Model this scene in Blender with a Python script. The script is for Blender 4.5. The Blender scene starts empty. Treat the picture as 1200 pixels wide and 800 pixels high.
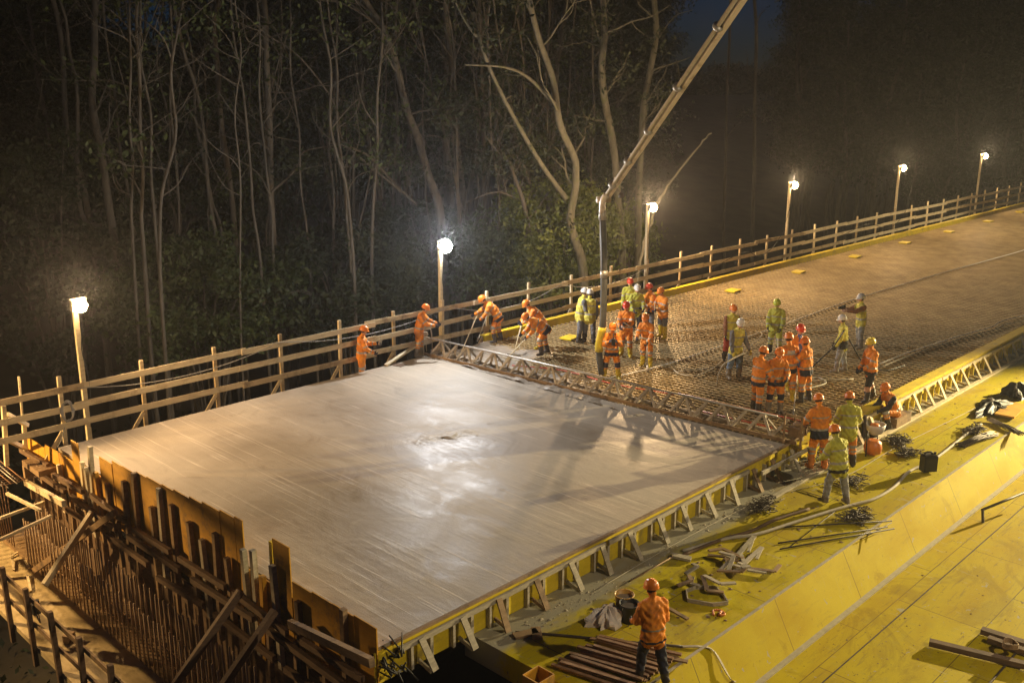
import bpy, bmesh, math, random
import numpy as np
from mathutils import Vector, Matrix, Euler, Quaternion
random.seed(7); RNG = np.random.default_rng(11)
R = math.radians
scn = bpy.context.scene
COL = scn.collection

# ---------------------------------------------------------------- camera model
F_PX, HY, CAMH = 1150.0, 100.0, 8.2
PITCH = math.atan((400-HY)/F_PX); HEAD = R(44.4)
CAM = np.array([-8.0, -22.7, CAMH])
def ray(px, py):
    x = (px-600)/F_PX; y = -(py-400)/F_PX
    d = (x, math.cos(PITCH)+y*math.sin(PITCH), -math.sin(PITCH)+y*math.cos(PITCH))
    a = R(45.6)
    return np.array([d[0]*math.cos(a)+d[1]*math.sin(a), -d[0]*math.sin(a)+d[1]*math.cos(a), d[2]])
def at(px, py, z=0.0):
    d = ray(px, py); return Vector(CAM+d*((z-CAMH)/d[2]))
def aty(px, py, y):
    d = ray(px, py); return Vector(CAM+d*((y-CAM[1])/d[1]))
def atx(px, py, x):
    d = ray(px, py); return Vector(CAM+d*((x-CAM[0])/d[0]))
def atd(px, py, dist):
    d = ray(px, py); return Vector(CAM+d*(dist/np.hypot(d[0], d[1])))

# ---------------------------------------------------------------- materials
class NT:
    def __init__(s, name):
        s.m = bpy.data.materials.new(name); s.m.use_nodes = True
        s.n = s.m.node_tree.nodes; s.l = s.m.node_tree.links
        s.b = s.n['Principled BSDF']; s.out = s.n['Material Output']
        s.tc = s.n.new('ShaderNodeTexCoord')
    def node(s, t, **kw):
        n = s.n.new(t)
        for k, v in kw.items():
            if k in n.inputs.keys() if isinstance(k, str) else False: n.inputs[k].default_value = v
            else: setattr(n, k, v)
        return n
    def coord(s, scale=(1, 1, 1), obj=True, rot=(0, 0, 0)):
        m = s.n.new('ShaderNodeMapping'); m.inputs['Scale'].default_value = scale
        m.inputs['Rotation'].default_value = rot
        if obj == 'geo':
            g = s.n.new('ShaderNodeNewGeometry'); s.l.new(g.outputs['Position'], m.inputs[0])
        else: s.l.new(s.tc.outputs['Object' if obj else 'Generated'], m.inputs[0])
        return m.outputs[0]
    def noise(s, scale, co, detail=4, rough=.55, dist=0.0):
        n = s.n.new('ShaderNodeTexNoise'); n.inputs['Scale'].default_value = scale
        n.inputs['Detail'].default_value = detail; n.inputs['Roughness'].default_value = rough
        n.inputs['Distortion'].default_value = dist
        s.l.new(co, n.inputs['Vector']); return n.outputs['Fac']
    def ramp(s, fac, stops):
        r = s.n.new('ShaderNodeValToRGB'); e = r.color_ramp.elements
        while len(e) < len(stops): e.new(.5)
        for i, (p, c) in enumerate(stops):
            e[i].position = p; e[i].color = (c[0], c[1], c[2], 1) if not isinstance(c, (int, float)) else (c, c, c, 1)
        s.l.new(fac, r.inputs[0]); return r.outputs[0]
    def mix(s, fac, a, b, mode='MIX'):
        m = s.n.new('ShaderNodeMix'); m.data_type = 'RGBA'; m.blend_type = mode
        for v, i in ((fac, 0), (a, 6), (b, 7)):
            if isinstance(v, (int, float)): m.inputs[i].default_value = v
            elif isinstance(v, tuple): m.inputs[i].default_value = (*v[:3], 1)
            else: s.l.new(v, m.inputs[i])
        return m.outputs[2]
    def bump(s, h, strength=.3, dist=.02):
        b = s.n.new('ShaderNodeBump'); b.inputs['Strength'].default_value = strength
        b.inputs['Distance'].default_value = dist; s.l.new(h, b.inputs['Height'])
        s.l.new(b.outputs[0], s.b.inputs['Normal']); return b
    def base(s, c):
        if isinstance(c, tuple): s.b.inputs['Base Color'].default_value = (*c[:3], 1)
        else: s.l.new(c, s.b.inputs['Base Color'])
    def rough(s, r):
        if isinstance(r, (int, float)): s.b.inputs['Roughness'].default_value = r
        else: s.l.new(r, s.b.inputs['Roughness'])

def mottled(name, c1, c2, scale=4, rough=.7, stretch=(1, 1, 1), bump=.2, bscale=None, metal=0, dirt=None, spec=.5):
    t = NT(name); co = t.coord(stretch)
    n = t.noise(scale, co, 5, .6)
    c = t.ramp(n, [(.3, c1), (.7, c2)])
    if dirt:
        d = t.noise(scale*.45+.7, t.coord(), 6, .7)
        c = t.mix(t.ramp(d, [(.52, 0), (.68, 1)]), c, dirt)
    t.base(c); t.rough(rough); t.b.inputs['Metallic'].default_value = metal
    t.b.inputs['Specular IOR Level'].default_value = spec
    if bump: t.bump(t.noise(bscale or scale*4, co, 4), bump, .01)
    return t.m

M = {}
M['wood'] = mottled('pale_sawn_timber', (.60, .49, .30), (.78, .67, .45), 3, .75, (1, 6, 6), .25, dirt=(.46, .35, .20))
M['wood_b'] = mottled('older_sawn_timber', (.44, .33, .18), (.60, .47, .28), 3, .8, (1, 6, 6), .25, dirt=(.26, .19, .11))
M['wood_grey'] = mottled('splashed_timber', (.34, .30, .22), (.52, .46, .34), 5, .8, (1, 5, 5), .3, dirt=(.25, .22, .18))
M['ply'] = mottled('brown_plywood', (.56, .28, .015), (.70, .38, .03), 2.5, .6, (1, 1, 3), .15, dirt=(.22, .12, .05))
M['darkwood'] = mottled('dark_timber', (.10, .06, .035), (.19, .12, .07), 4, .8, (1, 1, 4), .3)
M['midwood'] = mottled('weathered_timber', (.22, .14, .07), (.36, .24, .13), 4, .8, (1, 1, 4), .3, dirt=(.12, .08, .05))
M['rust'] = mottled('rusty_steel', (.20, .11, .06), (.38, .23, .13), 9, .75, bump=.3, metal=.2)
M['rebar'] = mottled('reinforcing_steel', (.28, .20, .095), (.50, .38, .19), 1.3, .55, bump=0, metal=.25)
M['bar'] = mottled('dusty_starter_bar', (.30, .20, .12), (.48, .35, .23), 3, .6, bump=.1, metal=.1)
M['steel'] = mottled('galvanised_steel', (.38, .36, .33), (.52, .49, .44), 6, .45, bump=.1, metal=.5)
M['truss'] = mottled('cement_coated_steel', (.36, .30, .22), (.55, .47, .36), 6, .7, bump=.5, dirt=(.26, .21, .16))
M['black'] = mottled('black_rubber', (.012, .012, .012), (.03, .028, .026), 6, .55, bump=.1)
M['blacksteel'] = mottled('dark_steel_bar', (.04, .03, .025), (.09, .07, .05), 6, .6, bump=.2)
M['hose'] = mottled('dusty_hose', (.38, .34, .26), (.52, .47, .36), 8, .7, bump=.1)
M['greyhose'] = mottled('grey_pump_hose', (.06, .065, .06), (.13, .13, .12), 3, .5, bump=.1)
M['white'] = mottled('white_plastic', (.68, .66, .60), (.78, .76, .72), 5, .5, bump=.1)
M['sack'] = mottled('crumpled_white_film', (.62, .55, .48), (.75, .70, .64), 5, .45, bump=.6)
M['boom'] = mottled('boom_paint', (.66, .60, .52), (.76, .70, .62), 3, .4, bump=.05, dirt=(.35, .28, .2))
M['yel'] = mottled('yellow_painted_timber', (.64, .48, .015), (.78, .60, .03), 3, .5, (1, 3, 3), .1, dirt=(.42, .32, .06))
M['bucket_yel'] = mottled('ochre_plastic', (.50, .28, .05), (.60, .36, .08), 3, .45, bump=.05)
M['orange_paint'] = mottled('orange_enamel', (.60, .16, .03), (.70, .24, .05), 5, .4, bump=.1, dirt=(.4, .3, .2))
M['red'] = mottled('red_enamel', (.42, .05, .03), (.5, .08, .04), 5, .4, bump=.05)
M['tie'] = mottled('tie_wire', (.07, .055, .04), (.15, .12, .09), 9, .6, bump=.1, metal=.4)
M['bark'] = mottled('grey_bark', (.04, .035, .027), (.10, .088, .068), 2.2, .9, (3, 3, .6), .7, 7)
M['bark_moss'] = mottled('mossy_bark', (.055, .052, .036), (.125, .115, .082), 2.0, .9, (3, 3, .5), .8, 7, dirt=(.07, .08, .03))
M['cable'] = mottled('grey_cable', (.28, .26, .23), (.4, .38, .34), 6, .6, bump=0)

def leaf_mat(name, a, b):
    t = NT(name); n = t.noise(.45, t.coord(obj='geo'), 3)
    n2 = t.noise(7, t.coord(obj='geo'), 2)
    c = t.ramp(n, [(.35, a), (.65, b)])
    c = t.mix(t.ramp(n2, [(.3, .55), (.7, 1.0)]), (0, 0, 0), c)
    t.base(c); t.rough(.6)
    t.b.inputs['Specular IOR Level'].default_value = .25
    # thin leaves let some light through
    tr = t.n.new('ShaderNodeBsdfTranslucent'); t.l.new(c, tr.inputs[0])
    ms = t.n.new('ShaderNodeMixShader'); ms.inputs[0].default_value = .25
    t.l.new(t.b.outputs[0], ms.inputs[1]); t.l.new(tr.outputs[0], ms.inputs[2]); t.l.new(ms.outputs[0], t.out.inputs[0])
    return t.m
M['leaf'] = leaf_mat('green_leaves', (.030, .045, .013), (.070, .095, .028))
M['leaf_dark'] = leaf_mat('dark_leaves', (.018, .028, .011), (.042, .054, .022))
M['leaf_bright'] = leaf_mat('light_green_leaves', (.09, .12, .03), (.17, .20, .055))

def slab_mat():
    t = NT('fresh_wet_concrete')
    lo = t.noise(.32, t.coord((1, .7, 1), obj='geo'), 4, .55, .6)
    st = t.noise(1, t.coord((5.5, .28, 1), obj='geo'), 5, .6)          # screed streaks along the bar's travel
    st2 = t.noise(1, t.coord((26, .5, 1), obj='geo'), 4, .6)
    fine = t.noise(34, t.coord(obj='geo'), 5, .7)
    c = t.ramp(lo, [(.3, (.31, .265, .205)), (.52, (.41, .352, .275)), (.72, (.49, .43, .34))])
    c = t.mix(t.ramp(st, [(.35, .14), (.65, 0)]), c, (.25, .205, .165))
    msk = t.noise(.55, t.coord(obj='geo'), 3, .5, 1.2); blot = t.noise(1.1, t.coord((1, .6, 1), obj='geo'), 7, .72, 1.5)
    c = t.mix(t.ramp(blot, [(.30, .55), (.48, 0)]), c, (.24, .195, .15))
    c = t.mix(t.ramp(blot, [(.58, 0), (.72, .5)]), c, (.52, .46, .37))
    c = t.mix(t.ramp(st2, [(.58, 0), (.74, .3)]), c, (.52, .46, .38))
    lmask = t.noise(.38, t.coord((1, 1, 1), obj='geo'), 2, .5)
    ln = t.noise(1, t.coord((9, .10, 1), obj='geo'), 3, .6, .15)
    lnr = t.mix(t.ramp(lmask, [(.40, 0), (.50, 1)]), (0, 0, 0), t.ramp(ln, [(.585, 0), (.61, 1), (.635, 0)]))
    c = t.mix(lnr, c, (.60, .53, .43))
    t.base(c)
    wet = t.ramp(blot, [(.34, -.0), (.52, .12)])
    rr = t.n.new('ShaderNodeMath'); rr.operation = 'ADD'
    t.l.new(t.ramp(lo, [(.38, .30), (.62, .52)]), rr.inputs[0]); t.l.new(wet, rr.inputs[1])
    t.rough(rr.outputs[0])
    t.b.inputs['Specular IOR Level'].default_value = .38
    hm = t.n.new('ShaderNodeMath'); hm.operation = 'MULTIPLY_ADD'; t.l.new(st, hm.inputs[0]); t.l.new(t.ramp(msk, [(.4, .15), (.62, 1)]), hm.inputs[1]); t.l.new(blot, hm.inputs[2])
    b1 = t.bump(hm.outputs[0], .35, .03)
    b2 = t.n.new('ShaderNodeBump'); b2.inputs['Strength'].default_value = .35; b2.inputs['Distance'].default_value = .006
    ad = t.n.new('ShaderNodeMath'); ad.operation = 'ADD'; ad2 = t.n.new('ShaderNodeMath'); ad2.operation = 'ADD'; t.l.new(fine, ad2.inputs[0]); t.l.new(lnr, ad2.inputs[1]); t.l.new(ad2.outputs[0], ad.inputs[0]); t.l.new(st2, ad.inputs[1])
    t.l.new(ad.outputs[0], b2.inputs['Height']); t.l.new(b1.outputs[0], b2.inputs['Normal'])
    t.l.new(b2.outputs[0], t.b.inputs['Normal'])
    return t.m
M['slab'] = slab_mat()
M['rawcon'] = mottled('rough_wet_concrete', (.22, .19, .15), (.36, .31, .25), 3, .42, bump=.9, bscale=9, spec=.6)

def platform_mat(name, c1, c2, seam=(2.5, 1.25), stain_edge=None, clean=False):
    q = .35 if clean else 1.0
    t = NT(name)
    g = t.coord(obj='geo')
    br = t.n.new('ShaderNodeTexBrick'); br.offset = .5
    br.inputs['Color1'].default_value = (*c1, 1); br.inputs['Color2'].default_value = (*c2, 1)
    br.inputs['Mortar'].default_value = (.13, .10, .03, 1)
    br.inputs['Scale'].default_value = 1; br.inputs['Mortar Size'].default_value = .008
    br.inputs['Brick Width'].default_value = seam[0]; br.inputs['Row Height'].default_value = seam[1]; br.inputs['Bias'].default_value = -.1
    t.l.new(g, br.inputs['Vector'])
    big = t.noise(.8, t.coord((.6, 1.6, 1), obj='geo'), 6, .65, .4)
    c = t.mix(t.ramp(big, [(.38, .0), (.72, .6)]), br.outputs[0], (.40, .24, .008))
    dust = t.noise(2.2, g, 7, .75)
    c = t.mix(t.ramp(dust, [(.54, 0), (.72, .42*q)]), c, (.38, .33, .08))
    scuff = t.noise(1, t.coord((1.2, 14, 1), obj='geo', rot=(0, 0, .5)), 5, .7)
    c = t.mix(t.ramp(scuff, [(.57, 0), (.68, .65*q)]), c, (.24, .18, .05))
    scuff2 = t.noise(1, t.coord((9, 1.5, 1), obj='geo', rot=(0, 0, -.4)), 5, .7)
    c = t.mix(t.ramp(scuff2, [(.61, 0), (.69, .55*q)]), c, (.50, .45, .26))
    spots = t.noise(15, g, 3, .6)
    c = t.mix(t.ramp(spots, [(.66, 0), (.70, .75*q)]), c, (.09, .07, .03))
    if stain_edge is not None:
        sp = t.n.new('ShaderNodeSeparateXYZ'); gg = t.n.new('ShaderNodeNewGeometry')
        t.l.new(gg.outputs['Position'], sp.inputs[0])
        nn = t.noise(1.6, t.coord((.5, 1, 1), obj='geo'), 6, .7)
        a = t.n.new('ShaderNodeMath'); a.operation = 'MULTIPLY_ADD'; a.inputs[1].default_value = 1.1
        t.l.new(nn, a.inputs[0]); t.l.new(sp.outputs[1], a.inputs[2])
        mr = t.n.new('ShaderNodeMapRange'); mr.inputs[1].default_value = stain_edge; mr.inputs[2].default_value = stain_edge+.3
        t.l.new(a.outputs[0], mr.inputs[0])
        c = t.mix(mr.outputs[0], c, (.33, .31, .24))
    damp = t.noise(.42, t.coord((1, 1.5, 1), obj='geo'), 7, .7, 1.0)
    c = t.mix(t.ramp(damp, [(.56, 0), (.62, .38)]), c, (.27, .18, .012))
    spl = t.noise(5.5, g, 2, .5, .6)
    c = t.mix(t.ramp(spl, [(.70, 0), (.725, .8)]), c, (.42, .40, .32))
    t.base(c); t.rough(t.ramp(big, [(.3, .6), (.7, .8)])); t.b.inputs['Specular IOR Level'].default_value = .22
    t.bump(dust, .15, .01)
    return t.m
M['plat'] = platform_mat('yellow_formwork_sheet', (.58, .485, .007), (.51, .425, .009), stain_edge=-12.45)
M['plat2'] = platform_mat('yellow_form_slope', (.55, .44, .005), (.59, .47, .006), (2.6, 3), clean=True)

def deckbase_mat():
    t = NT('formwork_under_mesh')
    n = t.noise(.5, t.coord((1, .5, 1), obj='geo'), 6, .7)
    c = t.ramp(n, [(.3, (.085, .06, .027)), (.55, (.15, .11, .05)), (.75, (.22, .165, .075))])
    t.base(c); t.rough(.85); t.b.inputs['Specular IOR Level'].default_value = .25; t.bump(t.noise(9, t.coord(obj='geo'), 4), .4, .02)
    return t.m
M['deckbase'] = deckbase_mat()
M['earth'] = mottled('forest_floor', (.025, .020, .012), (.06, .05, .03), .4, .95, bump=.5)

def cloth(name, c, d=None, rough=.75, dirt=None):
    d = d or tuple(x*.66 for x in c)
    return mottled(name, d, c, 7, rough, bump=.5, bscale=22, dirt=dirt)
CL = {
 'orange': cloth('orange_workwear', (.88, .32, .015), (.66, .18, .015), dirt=(.42, .17, .05)),
 'orange_dirty': cloth('stained_orange_workwear', (.74, .25, .03), (.48, .17, .05)),
 'yellow': cloth('yellow_workwear', (.56, .54, .05), (.42, .41, .05), dirt=(.30, .28, .08)),
 'vest': cloth('yellow_vest', (.72, .64, .10)),
 'navy': cloth('navy_cloth', (.025, .027, .05)),
 'grey': cloth('grey_cloth', (.17, .17, .18)),
 'black': cloth('black_cloth', (.03, .027, .025)),
 'jeans': cloth('blue_jeans', (.17, .24, .34)),
 'palejeans': cloth('pale_trousers', (.36, .35, .32)),
 'brownsleeve': cloth('brown_cloth', (.30, .12, .05)),
 'silver': cloth('reflective_tape', (.40, .38, .33), (.28, .26, .23), .45),
 'skin': cloth('skin', (.55, .31, .20), (.48, .26, .16), .55),
 'eye': cloth('dark_eye', (.03, .02, .015)), 'lip': cloth('lips', (.38, .15, .11)), 'hair': cloth('brown_hair', (.06, .035, .02)),
 'yboot': cloth('yellow_rubber_boot', (.62, .46, .03), None, .4),
 'kboot': cloth('dark_rubber_boot', (.06, .05, .045), None, .45),
 'dboot': cloth('cement_covered_boot', (.26, .22, .17), None, .6),
 'blueshirt': cloth('blue_shirt', (.12, .16, .40)), 'redcloth': cloth('red_cloth', (.45, .06, .02)),
 'white': cloth('white_print', (.65, .65, .62)),
}
def helm(name, c): return mottled(name, tuple(x*.85 for x in c), c, 9, .35, bump=.03)
HM = {'orange': helm('orange_helmet_shell', (.80, .22, .02)), 'white': helm('white_helmet_shell', (.72, .70, .66)),
      'red': helm('red_helmet_shell', (.70, .06, .02)), 'yellow': helm('yellow_helmet_shell', (.75, .55, .04)),
      'lime': helm('lime_helmet_shell', (.55, .60, .04))}

def emat(name, c, s):
    m = bpy.data.materials.new(name); m.use_nodes = True; nt = m.node_tree
    nt.nodes.remove(nt.nodes['Principled BSDF']); e = nt.nodes.new('ShaderNodeEmission')
    e.inputs[0].default_value = (*c, 1); e.inputs[1].default_value = s
    nt.links.new(e.outputs[0], nt.nodes['Material Output'].inputs[0]); return m

# ---------------------------------------------------------------- objects
def link(o, parent=None):
    COL.objects.link(o)
    if parent is not None: o.parent = parent
    return o
def tag(o, label=None, cat=None, group=None, kind=None):
    if label: o['label'] = label
    if cat: o['category'] = cat
    if group: o['group'] = group
    if kind: o['kind'] = kind
    return o
def empty(name, loc=(0, 0, 0), rz=0, label=None, cat=None, group=None):
    o = bpy.data.objects.new(name, None); o.empty_display_size = .2
    o.location = loc; o.rotation_euler = (0, 0, rz); COL.objects.link(o)
    return tag(o, label, cat, group)

class MB:
    def __init__(s): s.v = []; s.f = []; s.m = []; s.sm = []
    def add(s, vs, fs, mi=0, smooth=False):
        o = len(s.v); s.v += [tuple(v) for v in vs]
        s.f += [tuple(i+o for i in f) for f in fs]; s.m += [mi]*len(fs); s.sm += [smooth]*len(fs)
    def box(s, c, size, rot=None, mi=0):
        hx, hy, hz = size[0]/2, size[1]/2, size[2]/2
        P = [Vector((x, y, z)) for x in (-hx, hx) for y in (-hy, hy) for z in (-hz, hz)]
        if rot is not None: P = [rot @ p for p in P]
        c = Vector(c); P = [p+c for p in P]
        s.add(P, [(0, 1, 3, 2), (4, 6, 7, 5), (0, 4, 5, 1), (2, 3, 7, 6), (0, 2, 6, 4), (1, 5, 7, 3)], mi)
    def bar(s, a, b, w, h, up=(0, 0, 1), mi=0):
        a, b = Vector(a), Vector(b); d = (b-a); L = d.length; d.normalize(); up = Vector(up)
        if abs(d.dot(up)) > .98: up = Vector((0, 1, 0))
        x = d.cross(up).normalized(); z = x.cross(d).normalized()
        rot = Matrix((d, x, z)).transposed()
        s.box((a+b)/2, (L, w, h), rot, mi)
    def tube(s, pts, r, n=8, mi=0, cap=True, smooth=True):
        pts = [Vector(p) for p in pts]; k = len(pts)
        rr = [r]*k if isinstance(r, (int, float)) else r
        prev = None; vs = []
        for i, p in enumerate(pts):
            d = (pts[min(i+1, k-1)]-pts[max(i-1, 0)]).normalized()
            if prev is None:
                ref = Vector((0, 0, 1)) if abs(d.z) < .9 else Vector((1, 0, 0))
                x = d.cross(ref).normalized()
            else: x = (prev-d*prev.dot(d)).normalized()
            prev = x; y = d.cross(x)
            for j in range(n):
                a = 2*math.pi*j/n
                vs.append(p+(x*math.cos(a)+y*math.sin(a))*rr[i])
        fs = [(i*n+j, i*n+(j+1) % n, (i+1)*n+(j+1) % n, (i+1)*n+j) for i in range(k-1) for j in range(n)]
        if cap: fs += [tuple(range(n-1, -1, -1)), tuple(range((k-1)*n, k*n))]
        s.add(vs, fs, mi, smooth)
    def lathe(s, prof, c=(0, 0, 0), n=20, mi=0):
        c = Vector(c); vs = []; k = len(prof)
        for r, z in prof:
            for j in range(n):
                a = 2*math.pi*j/n; vs.append(c+Vector((r*math.cos(a), r*math.sin(a), z)))
        s.add(vs, [(i*n+j, i*n+(j+1) % n, (i+1)*n+(j+1) % n, (i+1)*n+j) for i in range(k-1) for j in range(n)], mi, True)
        s.add([vs[j] for j in range(n)], [tuple(range(n-1, -1, -1))], mi)
        s.add([vs[(k-1)*n+j] for j in range(n)], [tuple(range(n))], mi)
    def build(s, name, mats, parent=None, loc=None):
        me = bpy.data.meshes.new(name); me.from_pydata(s.v, [], s.f)
        for m in (mats if isinstance(mats, (list, tuple)) else [mats]): me.materials.append(m)
        me.polygons.foreach_set('material_index', s.m); me.polygons.foreach_set('use_smooth', s.sm)
        me.update()
        o = bpy.data.objects.new(name, me)
        if loc is not None: o.location = loc
        return link(o, parent)
def spline(pts, n=6):
    P = [Vector(p) for p in pts]; P = [P[0]*2-P[1]]+P+[P[-1]*2-P[-2]]; out = []
    for i in range(1, len(P)-2):
        for k in range(n):
            t = k/n; a, b, c, d = P[i-1], P[i], P[i+1], P[i+2]
            out.append(.5*((2*b)+(c-a)*t+(2*a-5*b+4*c-d)*t*t+(3*b-a-3*c+d)*t**3))
    out.append(P[-2]); return out
def lerp_list(a, n):
    xs = np.linspace(0, len(a)-1, n); return list(np.interp(xs, range(len(a)), a))
def simple(name, mb, mat, label, cat, group=None):
    return tag(mb.build(name, mat), label, cat, group)

# ================================================================= SETTING
# ground : valley under the bridge rising into a wooded hillside
def ground_h(x, y):
    base = -9.0+.25*math.sin(x*.21)+.3*math.sin(y*.17+x*.05)
    if y > 30: base += min(14, (y-30)*.18)
    if y > 180: base -= 0
    return base
gx = np.concatenate([np.linspace(-600, -60, 10), np.linspace(-50, 180, 60), np.linspace(200, 900, 10)])
gy = np.concatenate([np.linspace(-500, -60, 8), np.linspace(-50, 140, 60), np.linspace(160, 900, 10)])
mb = MB(); vs = [(x, y, ground_h(x, y)) for y in gy for x in gx]; nx = len(gx)
mb.add(vs, [(j*nx+i, j*nx+i+1, (j+1)*nx+i+1, (j+1)*nx+i) for j in range(len(gy)-1) for i in range(nx-1)], 0, True)
tag(mb.build('ground', M['earth']), kind='structure')

# fresh slab
EDGE = -12.04
mb = MB()
P = [(0.0, 0.0), (11.25, 0.0), (12.1, EDGE), (0.0, EDGE)]
mb.add([(x, y, 0) for x, y in P]+[(x, y, -.26) for x, y in P], [(0, 3, 2, 1), (4, 5, 6, 7), (0, 1, 5, 4), (1, 2, 6, 5), (2, 3, 7, 6), (3, 0, 4, 7)])
tag(mb.build('concrete_slab', M['slab']), kind='structure')
# bridge body
mb = MB()
mb.box((40.5, EDGE/2, -.46), (81, 11.95, .40)); mb.box((40.3, -4.5, -3.0), (78, 4.2, 4.6)); 
tag(mb.build('bridge_deck', M['deckbase']), kind='structure')
# stub of formwork floor under the mesh with puddled colour
mb = MB(); mb.add([(11.7, .0, -.2), (82, .0, -.2), (82, EDGE, -.2), (12.3, EDGE, -.2)], [(0, 3, 2, 1)])
tag(mb.build('deck_floor', M['deckbase']), kind='structure')
# ledge carrying the fence
mb = MB(); mb.box((40.7, .52, -.53), (82.4, 1.02, .14)); mb.box((40.7, 1.0, -.75), (82.4, .12, .3))
tag(mb.build('edge_ledge', M['midwood']), kind='structure')

# rebar mat : one tied mat
mb = MB(); rr = .0145
for k in range(0, 60):
    y = -.12-k*.20
    x0 = 11.45+(-y)*.075; y += random.uniform(-.015, .015)
    mb.bar((x0, y, -.075), (81, y, -.075), rr*2, rr*2)
x = 11.6
while x < 80:
    y0 = -.08 if x > 12.2 else -(x-11.3)/.072
    g_ = min(1, max(0, (x-14)/10)); fr = 1+.45*g_
    mb.bar((x, max(y0, -11.8), -.047), (x, EDGE+.06, -.047), rr*2*fr, rr*2*fr)
    x += .19+.10*g_+random.uniform(-.015, .015)
tag(mb.build('rebar_mat', M['rebar']), 'tied grid of brown reinforcing bars covering the bridge deck behind the screed', 'rebar mat')

# rough freshly placed concrete behind the screed
def lumps(name, poly_fn, x0, x1, y0, y1, step, mat, amp=.09):
    nxx = int((x1-x0)/step)+1; nyy = int((y1-y0)/step)+1; mb = MB(); vs = []; keep = []
    ph = RNG.uniform(0, 9, 8)
    for j in range(nyy):
        for i in range(nxx):
            x = x0+i*step; y = y0+j*step; w = poly_fn(x, y)
            h = sum(math.sin(x*f+ph[q]+1.3*math.sin(y*g+ph[q+1]))*math.sin(y*g*1.1+ph[q+2])/(1+q*.6) for q, (f, g) in enumerate([(2.1, 1.7), (4.7, 5.3), (9.1, 8.3), (17, 15), (29, 33)]))
            vs.append((x, y, -.19+w*.19+min(w, 1)*amp*h*.6)); keep.append(w > .02)
    fs = [(j*nxx+i, j*nxx+i+1, (j+1)*nxx+i+1, (j+1)*nxx+i) for j in range(nyy-1) for i in range(nxx-1) if keep[j*nxx+i] and keep[(j+1)*nxx+i+1]]
    mb.add(vs, fs, 0, True); return tag(mb.build(name, mat), kind='structure')
def pour(x, y):
    lim = 15.3-(-y)*.38+.5*math.sin(y*2.3)+.25*math.sin(y*5.1)
    if y < -4.6: lim = 13.3-(-y-4.6)*.30+.25*math.sin(y*3.7)
    return max(0, min(1, (lim-x)/1.1)) if x > 11.2 else 0
lumps('wet_concrete', pour, 11.3, 15.6, -11.6, -.05, .07, M['rawcon'], .06)

pa, pb = at(482, 522), at(590, 493); pd = (pb-pa); pl = pd.length; pd.normalize()
def ridge_patch(x, y):
    v = Vector((x, y, 0))-pa; t = v.dot(pd)/pl; o = abs(v.x*-pd.y+v.y*pd.x-.10*math.sin(t*9)-.06*math.sin(t*31))
    return max(0, 1-o/(.30+.10*math.sin(t*14)+.08*math.sin(t*37)))*max(0, min(1, t*4, (1-t)*4))
lumps('rough_patch', ridge_patch, min(pa.x, pb.x)-.4, max(pa.x, pb.x)+.4, min(pa.y, pb.y)-.4, max(pa.y, pb.y)+.4, .035, M['slab'], .34)
for v in bpy.data.objects['rough_patch'].data.vertices: v.co.z = max(-.004, (v.co.z+.19)*.10-.003+random.uniform(-.004, .006))
# kerb boards (yellow) and right hand formwork
k = MB(); k.box((47.3, -.05, .02), (67.0, .09, .30)); k.box((47.3, .02, .19), (67.0, .22, .035))
simple('edge_board', k, M['yel'], 'long yellow board edging the far side of the deck below the timber fence', 'edge board')

ef = empty('edge_formwork', (0, EDGE, -.6), 0, 'yellow edge shutter with timber braces along the near side of the deck', 'formwork')
ef_loc = Vector((0, EDGE, -.6))
def rel(mb_, o_loc):
    mb_.v = [(v[0]-o_loc[0], v[1]-o_loc[1], v[2]-o_loc[2]) for v in mb_.v]; return mb_
m_ = MB(); m_.box((40.4, EDGE-.02, -.33), (81, .03, .54)); rel(m_, ef_loc).build('panel', M['yel'], ef)
m_ = MB(); m_.box((46.6, EDGE-.17, -.022), (68.6, .32, .04)); m_.box((46.6, EDGE-.33, -.16), (68.6, .025, .28)); rel(m_, ef_loc).build('top_board', M['yel'], ef)
m_ = MB(); m_.box((6.25, EDGE-.035, -.025), (12.0, .05, .05)); rel(m_, ef_loc).build('splashed_board', M['midwood'], ef)
for i in range(16):
    m_ = MB(); x0 = .3+i*5.05; yo = 0 if x0 < 10 else .27
    m_.bar((x0, -12.17-yo, -.115+random.uniform(-.01, .01)), (x0+4.95, -12.17-yo, -.115+random.uniform(-.01, .01)), .045, .09)
    rel(m_, ef_loc).build('top_rail', M['wood_grey'] if x0 < 12 else M['wood'], ef)
    if i < 2: continue
    m_ = MB(); m_.bar((x0, -12.50-yo, -.575), (x0+5.0, -12.50-yo+random.uniform(-.02, .02), -.575), .12, .045)
    rel(m_, ef_loc).build('bottom_rail', M['wood_grey'] if x0 < 12 else M['wood'], ef)
for i in range(90):
    x = .6+i*.885+random.uniform(-.07, .07); yo = 0 if x < 12.6 else .27; w = M[random.choice(('wood_grey', 'wood_grey', 'midwood'))] if x < 13 else M[random.choice(('wood', 'wood', 'wood_b'))]
    m_ = MB(); m_.bar((x+.05, -12.20-yo, -.09), (x+.05+random.uniform(-.07, .07), -12.46-yo+random.uniform(-.04, .02), -.58), .03, .12, (1, 0, 0))
    m_.bar((x+.05, -12.1-yo, -.50), (x+.05, -12.42-yo, -.575), .03, .07)
    rel(m_, ef_loc).build('brace', w, ef)
    m_ = MB(); m_.box((x+.30, -12.11-yo, -.39), (.06, .10, .40)); rel(m_, ef_loc).build('stud', M['wood_grey'] if x < 13 else M['yel'], ef)
    m_ = MB(); m_.box((x-.10, -12.11-yo, -.39), (.05, .10, .40)); rel(m_, ef_loc).build('stiffener', M['wood_grey'] if x < 13 else M['yel'], ef)

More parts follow.
